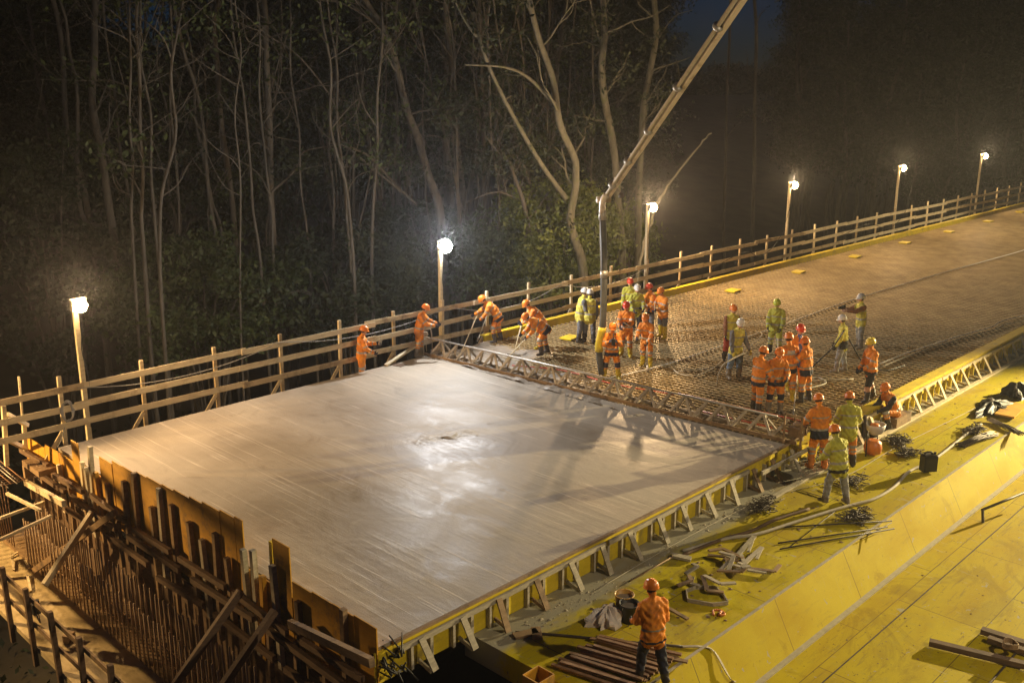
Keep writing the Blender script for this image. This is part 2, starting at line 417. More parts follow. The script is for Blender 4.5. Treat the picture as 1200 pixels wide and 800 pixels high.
# platforms
mb = MB()
prof = [(-12.08, -.605), (-12.5, -.602), (-15.02, -.6)]
xs = np.linspace(1.9, 82, 60)
vs = []; fs = []
for i, x in enumerate(xs):
    for (y, z) in prof: vs.append((x, y, z))
n = len(prof)
for i in range(len(xs)-1):
    for j in range(n-1): fs.append((i*n+j, i*n+j+1, (i+1)*n+j+1, (i+1)*n+j))
mb.add(vs, fs)
mb.box((1.93, -13.45, -.83), (.06, 3.1, .455)); mb.box((42, -13.4, -.72), (80, 3.05, .20))
tag(mb.build('work_platform', M['plat']), kind='structure')
mb = MB(); mb.add([(1.9, -15.02, -.6), (82, -15.02, -.6), (82, -15.5, -1.5), (1.9, -15.5, -1.5)], [(0, 1, 2, 3)][::1])
tag(mb.build('platform_slope', M['plat2']), kind='structure')
mb = MB(); mb.box((41.9, -19.9, -1.56), (80.2, 8.9, .12)); 
tag(mb.build('lower_platform', platform_mat('yellow_lower_sheet', (.58, .46, .006), (.51, .39, .008), (3.2, 1.6))), kind='structure')
for (y, z, w, h, mt, x0, lab) in ((-15.03, -.592, .045, .02, 'hose', 1.9, 'thin pale batten along the upper ridge of the yellow platform'),
                          (-15.53, -1.485, .10, .035, 'hose', 1.9, 'pale strip along the foot of the yellow slope')):
    mb = MB(); mb.box((x0+40, y, z), (80, w, h)); simple('batten', mb, M[mt], lab, 'batten')
mb = MB(); mb.box((41.9, -16.28, -1.494), (80, .02, .012)); simple('joint_strip', mb, M['tie'], 'dark narrow joint strip running across the lower yellow platform', 'joint strip')
mb = MB(); mb.box((41.9, -18.3, -1.488), (80, .03, .02)); simple('joint_strip', mb, M['tie'], 'dark joint strip nearest the camera on the lower yellow platform', 'joint strip')

# ================================================================= END FORMWORK (x = 0)
en = empty('end_formwork', (0, -6, -2.8), 0, 'brown plywood end shutter with studs and walings closing the slab', 'formwork')
el = Vector((0, -6, -2.8))
def epart(name, mb_, mat): return rel(mb_, el).build(name, mat, en)
y = 1.95
tops = []
while y > -1.0:                                     # low boards
    w = .42; m_ = MB(); top = -.16+random.uniform(-.05, .05)+(1.95-y)*.03
    m_.box((-.06+random.uniform(-.012, .012), y-w/2, (top-1.0)/2), (.022, w-.006, top+1.0)); epart('panel', m_, M['ply']); y -= w
m_ = MB(); m_.box((-.09, -1.27, -.2), (.022, .38, 1.4)); epart('panel', m_, M['ply'])
y = -2.5; i = 0
while y > -8.3:
    w = .50 if i % 2 else .62; w = min(w, y+8.36)
    if w < .05: break
    top = .50+.40*((-2.5-y)/5.8)+random.uniform(-.012, .02)
    m_ = MB(); m_.box((-.06+random.uniform(-.01, .01), y-w/2, (top-1.0)/2), (.022, w-.004, top+1.0)); epart('panel', m_, M['ply']); y -= w; i += 1
m_ = MB(); m_.box((-.07, -9.59, -.05), (.022, .50, 1.9)); epart('panel', m_, M['ply'])
y = -9.86
while y > -12.1:
    w = .56; m_ = MB(); top = .30+(-9.86-y)*.03+random.uniform(-.015, .015)
    m_.box((-.06, y-w/2, (top-1.1)/2), (.022, w-.005, top+1.1)); epart('panel', m_, M['ply']); y -= w
for (y0, y1, tp) in ((-1.5, -2.5, .02), (-8.36, -9.33, .02)):
    m_ = MB(); m_.box((-.05, (y0+y1)/2, -.5), (.022, abs(y1-y0), 1.0)); epart('panel', m_, M['ply'])
# upright studs behind the sheet, of many heights
for i, (yy, top, mt) in enumerate([(-.3, -.3, 'wood'), (-1.62, .12, 'wood'), (-1.9, .08, 'wood_grey'), (-2.12, .62, 'wood_grey'), (-2.38, .1, 'ply'), (-2.9, .0, 'midwood'),
        (-4.25, .62, 'midwood'), (-5.0, .12, 'midwood'), (-5.85, .42, 'midwood'), (-6.55, .30, 'midwood'), (-7.45, .38, 'midwood'), (-3.75, .30, 'midwood'), (-5.35, .62, 'wood_grey'), (-7.0, .10, 'wood_grey'), (-7.9, .05, 'midwood'), (-8.48, .42, 'wood_grey'), (-8.78, .50, 'wood_grey'), (-9.0, .1, 'ply'), (-9.12, .72, 'yel'),
        (-9.42, .45, 'wood_grey'), (-10.1, .05, 'darkwood'), (-11.35, .42, 'midwood')]):
    m_ = MB(); z0 = -1.5 if mt != 'yel' else -.4
    m_.box((-.125 if mt != 'yel' else .05, yy, (top+z0)/2), (.09, .10, top-z0), Euler((random.uniform(-.02, .02), random.uniform(-.03, .03), 0)).to_matrix()); epart('stud', m_, M[mt])
for i in range(17):                                  # short studs under
    yy = 1.6-i*.83; m_ = MB(); m_.box((-.17, yy, -1.25+random.uniform(-.1, .1)), (.08, .08, 1.2+random.uniform(-.2, .3)), Euler((random.uniform(-.03, .03), 0, 0)).to_matrix()); epart('stud', m_, M['midwood'])
for (z, y0, y1, x) in [(zz, ya-kq*(ya-yb)/nq-.05*kq%.2, ya-(kq+.86)*(ya-yb)/nq, xx-.03*(kq%2)) for (zz, ya, yb, xx, nq) in ((-.50, 1.9, -12.2, -.22, 7), (-.75, 1.5, -12.0, -.26, 5), (-1.2, 1.8, -12.1, -.26, 6)) for kq in range(nq)] or ((-.52, 1.9, -4.0, -.24), (-.50, -3.9, -8.4, -.24), (-.55, -8.3, -12.2, -.24), (-1.15, 1.8, -6, -.26), (-1.2, -6, -12.1, -.26)):
    m_ = MB(); m_.bar((x, y0, z+random.uniform(-.07, .07)), (x, y1, z+random.uniform(-.07, .07)), .08, .11); epart('waling', m_, M['darkwood'])
m_ = MB(); m_.box((-.02, -5.2, -2.0), (.04, 14.2, 1.6)); epart('lower_sheet', m_, M['darkwood'])
# raking props
for i, (a, b, mt, lab) in enumerate([
        (atx(135, 600, -.35), at(40, 668, -2.7), 'midwood', 'raking timber prop nearest the fence, leaning from the end shutter onto the walkway'),
        (atx(108, 600, -.35), atx(52, 685, -1.7), 'wood', 'pale raking timber prop second from the fence behind the rebar row'),
        (atx(282, 692, -.4), atx(205, 802, -1.6), 'darkwood', 'long raking timber prop left of the two dark props near the slab corner'),
        (atx(322, 715, -.4), atx(262, 802, -1.5), 'darkwood', 'dark raking timber prop nearest the slab corner under the end shutter'),
        (atx(30, 565, -.4), atx(75, 590, -.9), 'wood', 'pale timber beam lying against the low boards by the fence corner'),
        (atx(340, 730, -.6), atx(436, 776, -.9), 'midwood', 'level timber rail below the end shutter near the slab corner')]):
    mb = MB(); mb.bar(a, b, .09, .13); simple('timber_prop', mb, M[mt], lab, 'timber prop')
# starter bars standing on the ledge, one tied cage
cg = empty('starter_bar_cage', (-.7, -4, -2.8), 0, 'dense rows of upright rusty starter bars in front of the end shutter', 'rebar cage')
cl_ = Vector((-.7, -4, -2.8))
proto_bar = None
def bar_at(x, y, z0, z1):
    global proto_bar
    if proto_bar is None:
        b_ = MB(); b_.tube([(0, 0, 0), (0, 0, 1)], .019, 6); proto_bar = b_.build('bar', M['bar'], cg); o = proto_bar
    else: o = proto_bar.copy(); COL.objects.link(o); o.parent = cg
    o.location = (x-cl_.x, y-cl_.y, z0-cl_.z); o.scale = (1, 1, z1-z0)
    o.rotation_euler = (random.uniform(-.02, .02), random.uniform(-.015, .015), 0)
for i in range(98):
    yy = .4-(i//2)*.20-(i % 2)*.06+random.uniform(-.02, .02)
    bar_at(-.55 if i % 2 else -.85, yy, -2.8, (-1.35 if i % 2 else -1.6)+random.uniform(-.06, .06))
b_ = MB()
for z in (-2.5, -2.2): b_.tube([(-.72, .5, z), (-.70, -9.5, z)], .012, 6)
rel(b_, cl_).build('tie_bar', M['rust'], cg)
# ledge and walkway
mb = MB(); mb.box((-.35, -5.6, -2.92), (.9, 16, .24)); tag(mb.build('ledge', M['midwood']), kind='structure')
mb = MB(); mb.box((-1.42, -5.6, -2.96), (1.26, 16, .12))
tag(mb.build('walkway', mottled('dusty_walkway_boards', (.42, .33, .17), (.58, .46, .26), 3, .85, (3, 1, 1), .5, dirt=(.25, .19, .10))), kind='structure')
rl = empty('walkway_railing', (-2.08, -5, -2.9), 0, 'dark timber railing along the lower walkway at the bottom left', 'railing'); rll = Vector((-2.08, -5, -2.9))
for i in range(10):
    yy = .6-i*1.28; m_ = MB(); m_.box((-2.10, yy, -2.45), (.09, .10, 1.75), Euler((random.uniform(-.02, .02), random.uniform(-.03, .03), 0)).to_matrix()); rel(m_, rll).build('post', M['darkwood'], rl)
for z in (-1.85, -2.4):
    for s_ in range(3):
        m_ = MB(); m_.bar((-2.03, 1.5-s_*4.4, z+random.uniform(-.02, .02)), (-2.03, -2.9-s_*4.4, z), .035, .11); rel(m_, rll).build('rail', M['midwood'], rl)
# offcuts and small wood on walkway
mb = MB(); mb.box((-1.5, -3.55, -2.80), (.22, .14, .16), Euler((0, 0, .5)).to_matrix()); simple('wood_block', mb, M['midwood'], 'small square wood block lying on the lower walkway', 'wood block')
mb = MB(); mb.lathe([(.0, -.05), (.07, -.04), (.09, .05), (.05, .14), (.06, .2)], (-1.97, -3.35, -2.05), 10); mb.box((-1.95, -3.22, -2.1), (.14, .1, .22)); mb.tube(spline([(-1.95, -3.3, -2.1), (-1.9, -3.2, -2.45), (-1.93, -3.05, -2.2)]), .012, 5)
simple('cable_box', mb, M['black'], 'black connector box hanging on the lower walkway railing', 'connector box')
for i in range(9):
    mb = MB(); a = Vector((-1.0+random.uniform(-.6, .3), 1.3-random.uniform(0, 2.6), -2.86)); d = Vector((random.uniform(-.3, .3), random.uniform(-1, 1), .03))
    mb.bar(a, a+d, .05, .03); simple('offcut', mb, M['wood'], 'pale timber offcut lying loose at the far end of the lower walkway', 'timber offcut', 'offcuts on the lower walkway')
# reinforcement of the next stage at the far left
rb = empty('wall_reinforcement', (-1.4, 2, -2.8), 0, 'pale lit grid of reinforcing bars left of the end shutter at the picture edge', 'rebar cage'); rbl = Vector((-1.4, 2, -2.8))
for i in range(22):
    x = -2.6+i*.1; b_ = MB(); b_.tube([(x, 1.0+random.uniform(-.1, .1), -1.0+random.uniform(-.04, .04)), (x+.02, 3.6, -.9)], .014, 6); rel(b_, rbl).build('bar', M['steel'] if i % 3 else M['rust'], rb)
for i in range(16):
    yy = 1.1+i*.16; b_ = MB(); b_.tube([(-2.8, yy, -.98), (-.45, yy, -.98)], .012, 6)
    b_.tube([(-2.8+.02*i, yy, -.98), (-2.8+.02*i, yy, -2.5)], .012, 6); b_.tube([(-.9-.03*i, yy, -.98), (-.9, yy, -2.6)], .012, 6); rel(b_, rbl).build('bar', M['rust'], rb)
for i, (a, b, lab) in enumerate([(at(0, 607, -.8), at(52, 588, -.8), 'upper of two pale timber beams crossing the wall reinforcement'), (at(0, 632, -.8), at(60, 604, -.8), 'lower of two pale timber beams crossing the wall reinforcement'),
                          (at(8, 578, -.7), at(48, 598, -.7), 'short yellow timber resting on the wall reinforcement')]):
    mb = MB(); mb.bar(a, b, .06, .06); simple('timber_beam', mb, M['wood'], lab, 'timber beam')

mb = MB()
for q in range(9): mb.box((-1.3+q*.36, -15.2, -1.78+.01*(q % 2)), (.33, 6.4, .05))
tag(mb.build('lower_floor', M['midwood']), kind='structure')
# beams at the near corner, below the slab corner
for i, (a, b, mt, lab) in enumerate([
        ((.3, -12.3, -1.5), (1.8, -16.5, -1.6), 'darkwood', 'dark lower beam left of the three beams under the slab corner'),
        ((.9, -12.3, -1.5), (2.4, -16.5, -1.6), 'midwood', 'weathered middle beam of the three beams under the slab corner'),
        ((1.5, -12.3, -1.52), (2.9, -16.5, -1.62), 'darkwood', 'dark beam beside the yellow platform end under the slab corner'),
        ((-.3, -12.3, -.9), (1.0, -14.6, -.95), 'wood', 'pale timber beam pointing toward the camera at the slab corner')]):
    mb = MB(); mb.bar(a, b, .20 if i < 3 else .1, .16 if i < 3 else .08); simple('beam', mb, M[mt], lab, 'beam')
mb = MB(); mb.bar(atx(512, 752, 1.3), atx(546, 730, 2.0), .16, .04); simple('plank', mb, M['wood_grey'], 'pale plank bridging the brace feet left of the yellow platform end', 'plank')
mb = MB()
for i in range(26):
    p = Vector((.15+random.uniform(-.2, .2), -12.15+random.uniform(-.2, .2), -.35+random.uniform(-.15, .25)))
    mb.tube(spline([p, p+Vector([random.uniform(-.12, .12) for _ in range(3)]), p+Vector([random.uniform(-.2, .2) for _ in range(3)])], 3), .014, 5)
simple('wire_tangle', mb, M['black'], 'black clump of wire and rag at the slab corner', 'wire tangle')

# ================================================================= FENCE
fe = empty('timber_fence', (30, .5, -.46), 0, 'three rail pale timber safety fence along the far side of the bridge deck', 'fence'); fl = Vector((30, .5, -.46))
posts = []; x = -7.7
while x < 80:
    posts.append(x); x += 2.02 if x < 15 else 2.3
for x in posts:
    m_ = MB(); m_.box((x, .53, .52+random.uniform(-.03, .05)), (.09, .07, 1.96), Euler((random.uniform(-.02, .02), random.uniform(-.02, .02), 0)).to_matrix()); rel(m_, fl).build('post', M[random.choice(('wood', 'wood_b'))], fe)
    m_ = MB(); m_.bar((x-.05, .52, .18), (x-.48, .57, -.44), .04, .09); rel(m_, fl).build('brace', M['wood'], fe)
for z in (.30, .76, 1.24):
    x = -8.0; kk = 0
    while x < 80:
        L = 4.4; m_ = MB(); m_.bar((x-random.uniform(0, .25), .475-(kk % 2)*.033, z+random.uniform(-.035, .035)), (x+L+.12, .475-(kk % 2)*.033, z+random.uniform(-.035, .035)), .028, .155); rel(m_, fl).build('rail', M[random.choice(('wood', 'wood', 'wood_b'))], fe); x += L; kk += 1
# corner frame at the far left
cf = empty('corner_frame', (-.5, .3, -.5), 0, 'pale timber corner frame tied to the fence at the left picture edge', 'timber frame'); cfl = Vector((-.5, .3, -.5))
for (a, b) in ((atx(30, 530, -.2), atx(28, 495, -.2)), (atx(8, 485, -.8), atx(32, 498, -.2)), (atx(8, 515, -.8), atx(30, 525, -.2)), (atx(8, 545, -.9), atx(4, 475, -.9))):
    m_ = MB(); m_.bar(a, b, .09, .09); rel(m_, cfl).build('rail', M['wood'], cf)
mb = MB(); mb.bar(atx(30, 530, -.1), atx(22, 441, -.1), .045, .045); simple('pole', mb, M['wood'], 'thin upright timber pole beside the corner frame at the left', 'pole')
# cables on the fence
def cable(name, pts, r, mat, lab, cat='cable', n=6, grp=None):
    mb = MB(); mb.tube(spline(pts, 8), r, n); return simple(name, mb, M[mat], lab, cat, grp)
def sag(x0, x1, z0, dz, y=.42):
    return [(x0+(x1-x0)*t, y, z0-dz*4*t*(1-t)) for t in (0, .25, .5, .75, 1)]
cable('cable', sag(.75, 6, 1.2, .28)+sag(6.3, 12.7, 1.28, .32)[0:], .010, 'cable', 'thin pale cable drooping along the fence between the left lamp and the middle lamp')
cable('cable', sag(12.9, 18, 1.2, .38)+sag(18.2, 23.4, 1.2, .35), .010, 'cable', 'thin pale cable drooping along the fence left of the pump hose')
cable('cable', [(34.6, .45, 3.0), (33.6, .4, 1.3), (32, .4, .6), (30.5, .4, .95), (28, .4, .55)], .012, 'black', 'dark cable hanging from the fourth lamp to the fence')
cable('cable', [(48.2, .45, 2.6), (47.5, .4, 1.2), (45.5, .4, .5), (43, .4, 1.0), (40, .4, .7)], .012, 'black', 'dark cable hanging from the fifth lamp to the fence')
mb = MB(); c = aty(79, 482, .40)
for i in range(12):
    mb.tube(spline([c+Vector((.16*math.cos(a)*random.uniform(.6, 1.1), .02*math.sin(3*a), .26*math.sin(a)*random.uniform(.8, 1.1))) for a in np.linspace(0, 6.3, 9)], 3), .008, 5)
simple('cable_coil', mb, M['cable'], 'loose coil of thin cable hung on the fence left of the left lamp', 'cable coil')
cable('cable_tail', [aty(76, 500, .4), aty(72, 515, .4), aty(65, 527, .4)], .008, 'cable', 'cable end hanging below the coil on the fence')

# ================================================================= LAMPS
LAMPS = [((90, 358), .72, .55, 'left', (1.0, .66, .34), 1500, 'timber pole floodlight at the left, nearest the end shutter'),
         ((519, 288), 12.8, .62, 'mid', (.97, .97, .98), 1950, 'timber pole floodlight with the whitest and brightest glare in front of the trees'),
         ((763, 243), 23.6, .62, 'mid', (1.0, .66, .34), 3300, 'timber pole floodlight just right of the pump hose'),
         ((929, 217), 34.8, .66, 'mid', (1.0, .68, .34), 1200, 'timber pole floodlight third from the right along the fence'),
         ((1057, 197), 48.4, .7, 'mid', (1.0, .70, .36), 1200, 'timber pole floodlight second from the right along the fence'),
         ((1153, 183), 61.0, .7, 'mid', (1.0, .72, .40), 1200, 'timber pole floodlight farthest right along the fence')]
lamp_glow = {}
def floodlight(x, y, z, col, watts, label, group='floodlights on timber poles along the fence', base=-.46, aim=(0, -1, -.35), r=.12, zt=None, spot=None):
    t = empty('floodlight_pole', (x, y, base), 0, label, 'floodlight', group); L = Vector((x, y, base))
    m_ = MB(); m_.box((x, y, (z+.12+base)/2), (.11, .10, z+.12-base), Euler((0, random.uniform(-.008, .008), 0)).to_matrix()); rel(m_, L).build('pole', M['wood'], t)
    m_ = MB(); m_.tube(spline([(x+.02, y-.07, z-.05), (x+.09, y-.09, z-.5), (x+.03, y-.065, z-1.1), (x+.11, y-.08, z-1.9), (x+.04, y-.065, base+.6)], 5), .011, 5); rel(m_, L).build('cable', M['black'], t)
    a = Vector(aim).normalized(); c = Vector((x, y, z))+a*.16+Vector((0, 0, .03))
    side = a.cross(Vector((0, 0, 1))).normalized(); up = side.cross(a); rot = Matrix((side, -a, up)).transposed()
    m_ = MB(); m_.box(c-a*.03, (.34, .05, .26), rot)
    for s_ in (-1, 1): m_.box(c+side*s_*.18, (.015, .10, .28), rot)
    m_.box(c+up*.14, (.38, .10, .015), rot); m_.bar(Vector((x, y, z)), c-a*.05, .04, .04)
    for q in range(5): m_.box(c-a*.07+side*(q-2)*.06, (.01, .05, .22), rot)
    rel(m_, L).build('housing', M['blacksteel'], t)
    key = tuple(col)
    if key not in lamp_glow: lamp_glow[key] = emat('lamp_glass_glare', col, 60)
    m_ = MB(); m_.box(c+a*.03, (.32, .02, .24), rot); gq = 2.1 if col[2] > .9 else 1.6; m_.lathe([(.01, -.11*gq), (.07*gq, -.085*gq), (.11*gq, 0), (.07*gq, .085*gq), (.01, .11*gq)], c+a*.07, 14)  # glowing globe around the glass face stands in for lens glare
    rel(m_, L).build('lamp_glass_glare', lamp_glow[key], t)
    ld = bpy.data.lights.new('lamp_light', 'POINT'); ld.energy = watts; ld.color = col; ld.shadow_soft_size = r
    if spot:
        bpy.data.lights.remove(ld); ld = bpy.data.lights.new('lamp_light', 'SPOT'); ld.energy = watts; ld.color = col; ld.shadow_soft_size = r; ld.spot_size = R(spot); ld.spot_blend = .5
    lo = bpy.data.objects.new('lamp_light', ld); lo.location = (c+a*.32-L) if spot else (c+a*.12+Vector((0, 0, .36))-L); lo.rotation_euler = a.to_track_quat('-Z', 'Y').to_euler(); COL.objects.link(lo); lo.parent = t
    return t
WATT = 1.0
for (px, x, y, _, col, w, lab) in LAMPS:
    p = aty(px[0], px[1], y-.15)
    floodlight(p.x, y, p.z, col, w*WATT, lab, aim=(0.15, -1, -.15) if x > 2 else (.2, -1, -.1))
# work lights outside the frame read off their shadows and light, plus one added fill
floodlight(-6.0, 3.4, 1.6, (1.0, .62, .24), 4000*WATT, 'floodlight on a tall post beyond the left end of the fence', None, base=-3, aim=(.7, -.6, -.4), r=.12, spot=150)
floodlight(38, -21, 5.6, (1.0, .80, .42), 68000*WATT, 'floodlight on a tall mast at the far right of the yellow platform', None, base=-1.5, aim=(-.98, .09, -.31), r=.15, spot=54)
floodlight(52, -17.5, 6.0, (1.0, .82, .50), 6000*WATT, 'floodlight on a mast beside the far right part of the deck', None, base=-1.5, aim=(-.3, 1, -.52), r=.2, spot=72)
floodlight(6.5, -29.5, 12.5, (1.0, .80, .52), 4600*WATT, 'added fill light on an unseen tall mast behind the camera on the right', None, base=-9, aim=(.03, 1, -.58), r=.2, spot=75)  # fill added to even out slab and people, no known mast here

# ================================================================= SCREED TRUSS
s0 = Vector((11.32, .15, 0)); s1 = Vector((12.25, -12.25, 0)); sd = (s1-s0).normalized(); sn = Vector((-sd.y, sd.x, 0))  # sn points +x side
sc = empty('screed_truss', s0, 0, 'long cement covered screed truss spanning the deck at the edge of the fresh slab', 'screed')
L = (s1-s0).length
def sp(t, off, z): return s0+sd*t+sn*off+Vector((0, 0, z))
m_ = MB(); m_.bar(sp(0, 0, .04), sp(L, 0, .04), .05, .09); rel(m_, s0).build('front_blade', M['midwood'], sc)
m_ = MB(); m_.bar(sp(0, .38, .04), sp(L, .38, .04), .05, .09); rel(m_, s0).build('rear_blade', M['truss'], sc)
m_ = MB(); m_.tube([sp(.2, .19, .52), sp(L-.6, .19, .52)], .028, 8); rel(m_, s0).build('top_chord', M['steel'], sc)
k = 0; t = .35
while t < L-.4:
    for off in (0, .38):
        m_ = MB(); m_.bar(sp(t, off, .08), sp(t+.30, .19, .51), .035, .065, (sd.x, sd.y, 0)); rel(m_, s0).build('strut', M['truss'], sc)
        if k % 2 == 0:
            m_ = MB(); m_.bar(sp(t+.62, off, .08), sp(t+.32, .19, .51), .035, .065, (sd.x, sd.y, 0)); rel(m_, s0).build('strut', M['truss'], sc)
    m_ = MB(); m_.bar(sp(t, 0, .09), sp(t, .38, .09), .04, .06); rel(m_, s0).build('cross_plate', M['truss'], sc)
    t += .66 if k % 2 == 0 else .42; k += 1
m_ = MB(); m_.tube([sp(L*.72, .42, .46), sp(L-.1, .42, .46)], .018, 6); m_.tube([sp(L*.78, .44, .12), sp(L-.1, .44, .12)], .018, 6); rel(m_, s0).build('red_pipe', M['red'], sc)
# drive engine at near end
m_ = MB(); e = sp(L-.05, .15, 0)
m_.box(e+Vector((0, 0, .30)), (.36, .30, .22)); m_.lathe([(.10, -.04), (.13, 0), (.10, .04)], e+Vector((0, 0, .46)), 12); m_.tube([e+Vector((.2, 0, .3)), e+Vector((.3, .02, .42)), e+Vector((.3, .02, .55))], .03, 8)
for q in (-1, 1): m_.bar(e+Vector((-.25, q*.22, 0)), e+Vector((-.25, q*.22, .75)), .04, .04); m_.bar(e+Vector((.25, q*.22, 0)), e+Vector((.25, q*.22, .6)), .04, .04)
m_.bar(e+Vector((-.25, -.22, .73)), e+Vector((-.25, .22, .73)), .04, .04); m_.bar(e+Vector((-.27, 0, .12)), e+Vector((.27, 0, .12)), .05, .05)
rel(m_, s0).build('engine', M['midwood'], sc)
m_ = MB(); e = sp(-.05, .15, 0)
m_.box(e+Vector((0, 0, .42)), (.30, .26, .2)); m_.lathe([(.09, -.05), (.12, 0), (.09, .08)], e+Vector((0, 0, .62)), 12)
for q in (-1, 1):
    m_.tube([e+Vector((-.2, q*.16, 0)), e+Vector((-.14, q*.14, .8))], .016, 6); m_.tube([e+Vector((.2, q*.16, 0)), e+Vector((.14, q*.14, .8))], .016, 6)
m_.tube([e+Vector((-.14, .14, .8)), e+Vector((.14, .14, .8)), e+Vector((.14, -.14, .8)), e+Vector((-.14, -.14, .8))], .016, 6)
rel(m_, s0).build('winch', M['truss'], sc)
# dark patch plate and plank on slab near the fence
mb = MB(); a = at(465, 427, .008); mb.box(a+Vector((0, 0, 0)), (.55, .30, .012), Euler((0, 0, R(-75))).to_matrix())
simple('trowel_plate', mb, M['darkwood'], 'dark flat board lying on the fresh slab near the fence', 'board')
mb = MB(); mb.bar(at(452, 428, .03), at(487, 405, .35), .14, .05); simple('plank', mb, M['wood'], 'pale timber plank leaning from the slab edge beside the screed winch', 'plank')

# ================================================================= PUMP BOOM
J = Vector((13.28, -5.52, 5.15)); G = at(704, 443, .0)
T = atd(875, -8, 20.5); D = (T-J); 
bm_ = empty('concrete_pump_boom', J, 0, 'pale concrete pump boom arm reaching in from the upper right with its pipe', 'pump boom')
Dn = D.normalized(); far = J+Dn*(D.length+9)
m_ = MB(); 
def tapbar(m_, a, b, w0, w1, up):
    a, b = Vector(a), Vector(b); d = (b-a).normalized(); x = d.cross(Vector(up)).normalized(); z = x.cross(d)
    V = [p+x*sx*w/2+z*sz*w/2*1.25 for p, w in ((a, w0), (b, w1)) for sx, sz in ((-1, -1), (1, -1), (1, 1), (-1, 1))]
    m_.add(V, [(0, 1, 2, 3), (7, 6, 5, 4), (0, 4, 5, 1), (1, 5, 6, 2), (2, 6, 7, 3), (3, 7, 4, 0)])
tapbar(m_, J+Dn*.15, far, .085, .155, (0, 0, 1)); rel(m_, J).build('arm', M['boom'], bm_)
sx_ = Dn.cross(Vector((0, 0, 1))).normalized()
m_ = MB(); pp = J+sx_*.11; m_.tube([pp-Vector((0, 0, .05)), pp+Dn*.25, far+sx_*.17], .045, 10); rel(m_, J).build('pipe', M['hose'], bm_)
m_ = MB()
for q in (.9, 2.2, 3.7, 5.6, 7.8, 10.0): m_ = MB(); c = J+Dn*q; m_.tube([c+sx_*.12-Dn*.03, c+sx_*.12+Dn*.03], .12, 10); m_.box(c+Vector((0, 0, .12)), (.10, .10, .14)); rel(m_, J).build('clamp', M['steel'], bm_)
m_ = MB(); m_.tube(spline([pp+Dn*.3, pp+Vector((-.12, -.1, .0)), pp+Vector((-.05, -.02, -.25)), pp+Vector((0, 0, -.45))], 5), .085, 10); m_.tube([J+sx_*-.1, J+sx_*.28], .09, 12); rel(m_, J).build('elbow', M['boom'], bm_)
wl = J+Dn*.75+Vector((.12, -.12, -.18)); wt = Vector((13.7, -6.3, 0)); wd = (wt-wl).normalized()
m_ = MB(); m_.tube([wl-wd*.02, wl+wd*.10], [.05, .085], 12); m_.bar(wl, J+Dn*.75, .03, .03); rel(m_, J).build('work_lamp', M['blacksteel'], bm_)
wld = bpy.data.lights.new('work_lamp_light', 'SPOT'); wld.energy = 1500; wld.color = (1.0, .66, .32); wld.spot_size = R(44); wld.spot_blend = .8; wld.shadow_soft_size = .06
wlo = bpy.data.objects.new('work_lamp_light', wld); COL.objects.link(wlo); wlo.parent = bm_; wlo.location = wl+wd*.14-J; wlo.rotation_euler = wd.to_track_quat('-Z', 'Y').to_euler()
H0 = pp+Vector((0, 0, -.42))
pts = spline([H0, (H0+G)/2+Vector((.02, -.04, 1.0)), (H0+G)/2+Vector((.02, -.05, -.7)), G+Vector((-.05, .05, .9)), G+Vector((0, -.03, .12))], 8)
hs = empty('pump_hose', H0, 0, 'thick grey concrete hose hanging from the boom down to the rebar', 'hose')
m_ = MB(); m_.tube(pts, .095, 12); rel(m_, H0).build('hose_tube', M['greyhose'], hs)
kk = [i for i, p in enumerate(pts) if .75 < p.z < 1.6]
m_ = MB(); m_.tube([pts[i] for i in kk], .115, 12); rel(m_, H0).build('yellow_sleeve', M['yel'], hs)
m_ = MB(); m_.tube([H0+Vector((0, 0, .12)), H0+Vector((0, 0, -.14))], .105, 12); i2 = int(len(pts)*.28); m_.tube([pts[i2], pts[i2]+Vector((0, 0, -.2))], .105, 12); rel(m_, H0).build('coupling', M['steel'], hs)
m_ = MB(); m_.tube([H0+Vector((-.13, 0, 0)), pts[i2]+Vector((-.14, 0, 0))], .012, 5); m_.tube([H0+Vector((.12, 0, 0)), pts[i2+4]+Vector((.13, 0, 0))], .010, 5); rel(m_, H0).build('safety_rope', M['cable'], hs)

# ================================================================= PEOPLE
def capsule(mb, a, b, ra, rb, flat=1.0, xdir=(1, 0, 0), n=12):
    a, b = Vector(a), Vector(b); d = (b-a); L = max(d.length, 1e-4); d.normalize()
    x = Vector(xdir); x = (x-d*x.dot(d))
    if x.length < .05: x = d.orthogonal()
    x.normalize(); y = d.cross(x); rings = []
    for t in (-80, -50, -20): rings.append((a+d*ra*min(1, flat)*math.sin(R(t)), ra*math.cos(R(t))))
    for t in (0, .33, .66, 1): rings.append((a+(b-a)*t, ra+(rb-ra)*t))
    for t in (20, 50, 80): rings.append((b+d*rb*min(1, flat)*math.sin(R(t)), rb*math.cos(R(t))))
    vs = []; k = len(rings)
    for p, r in rings:
        for j in range(n):
            g = 2*math.pi*j/n; vs.append(p+x*r*math.cos(g)+y*r*flat*math.sin(g))
    fs = [(i*n+j, i*n+(j+1) % n, (i+1)*n+(j+1) % n, (i+1)*n+j) for i in range(k-1) for j in range(n)]
    fs += [tuple(range(n-1, -1, -1)), tuple(range((k-1)*n, k*n))]
    mb.add(vs, fs, 0, True)
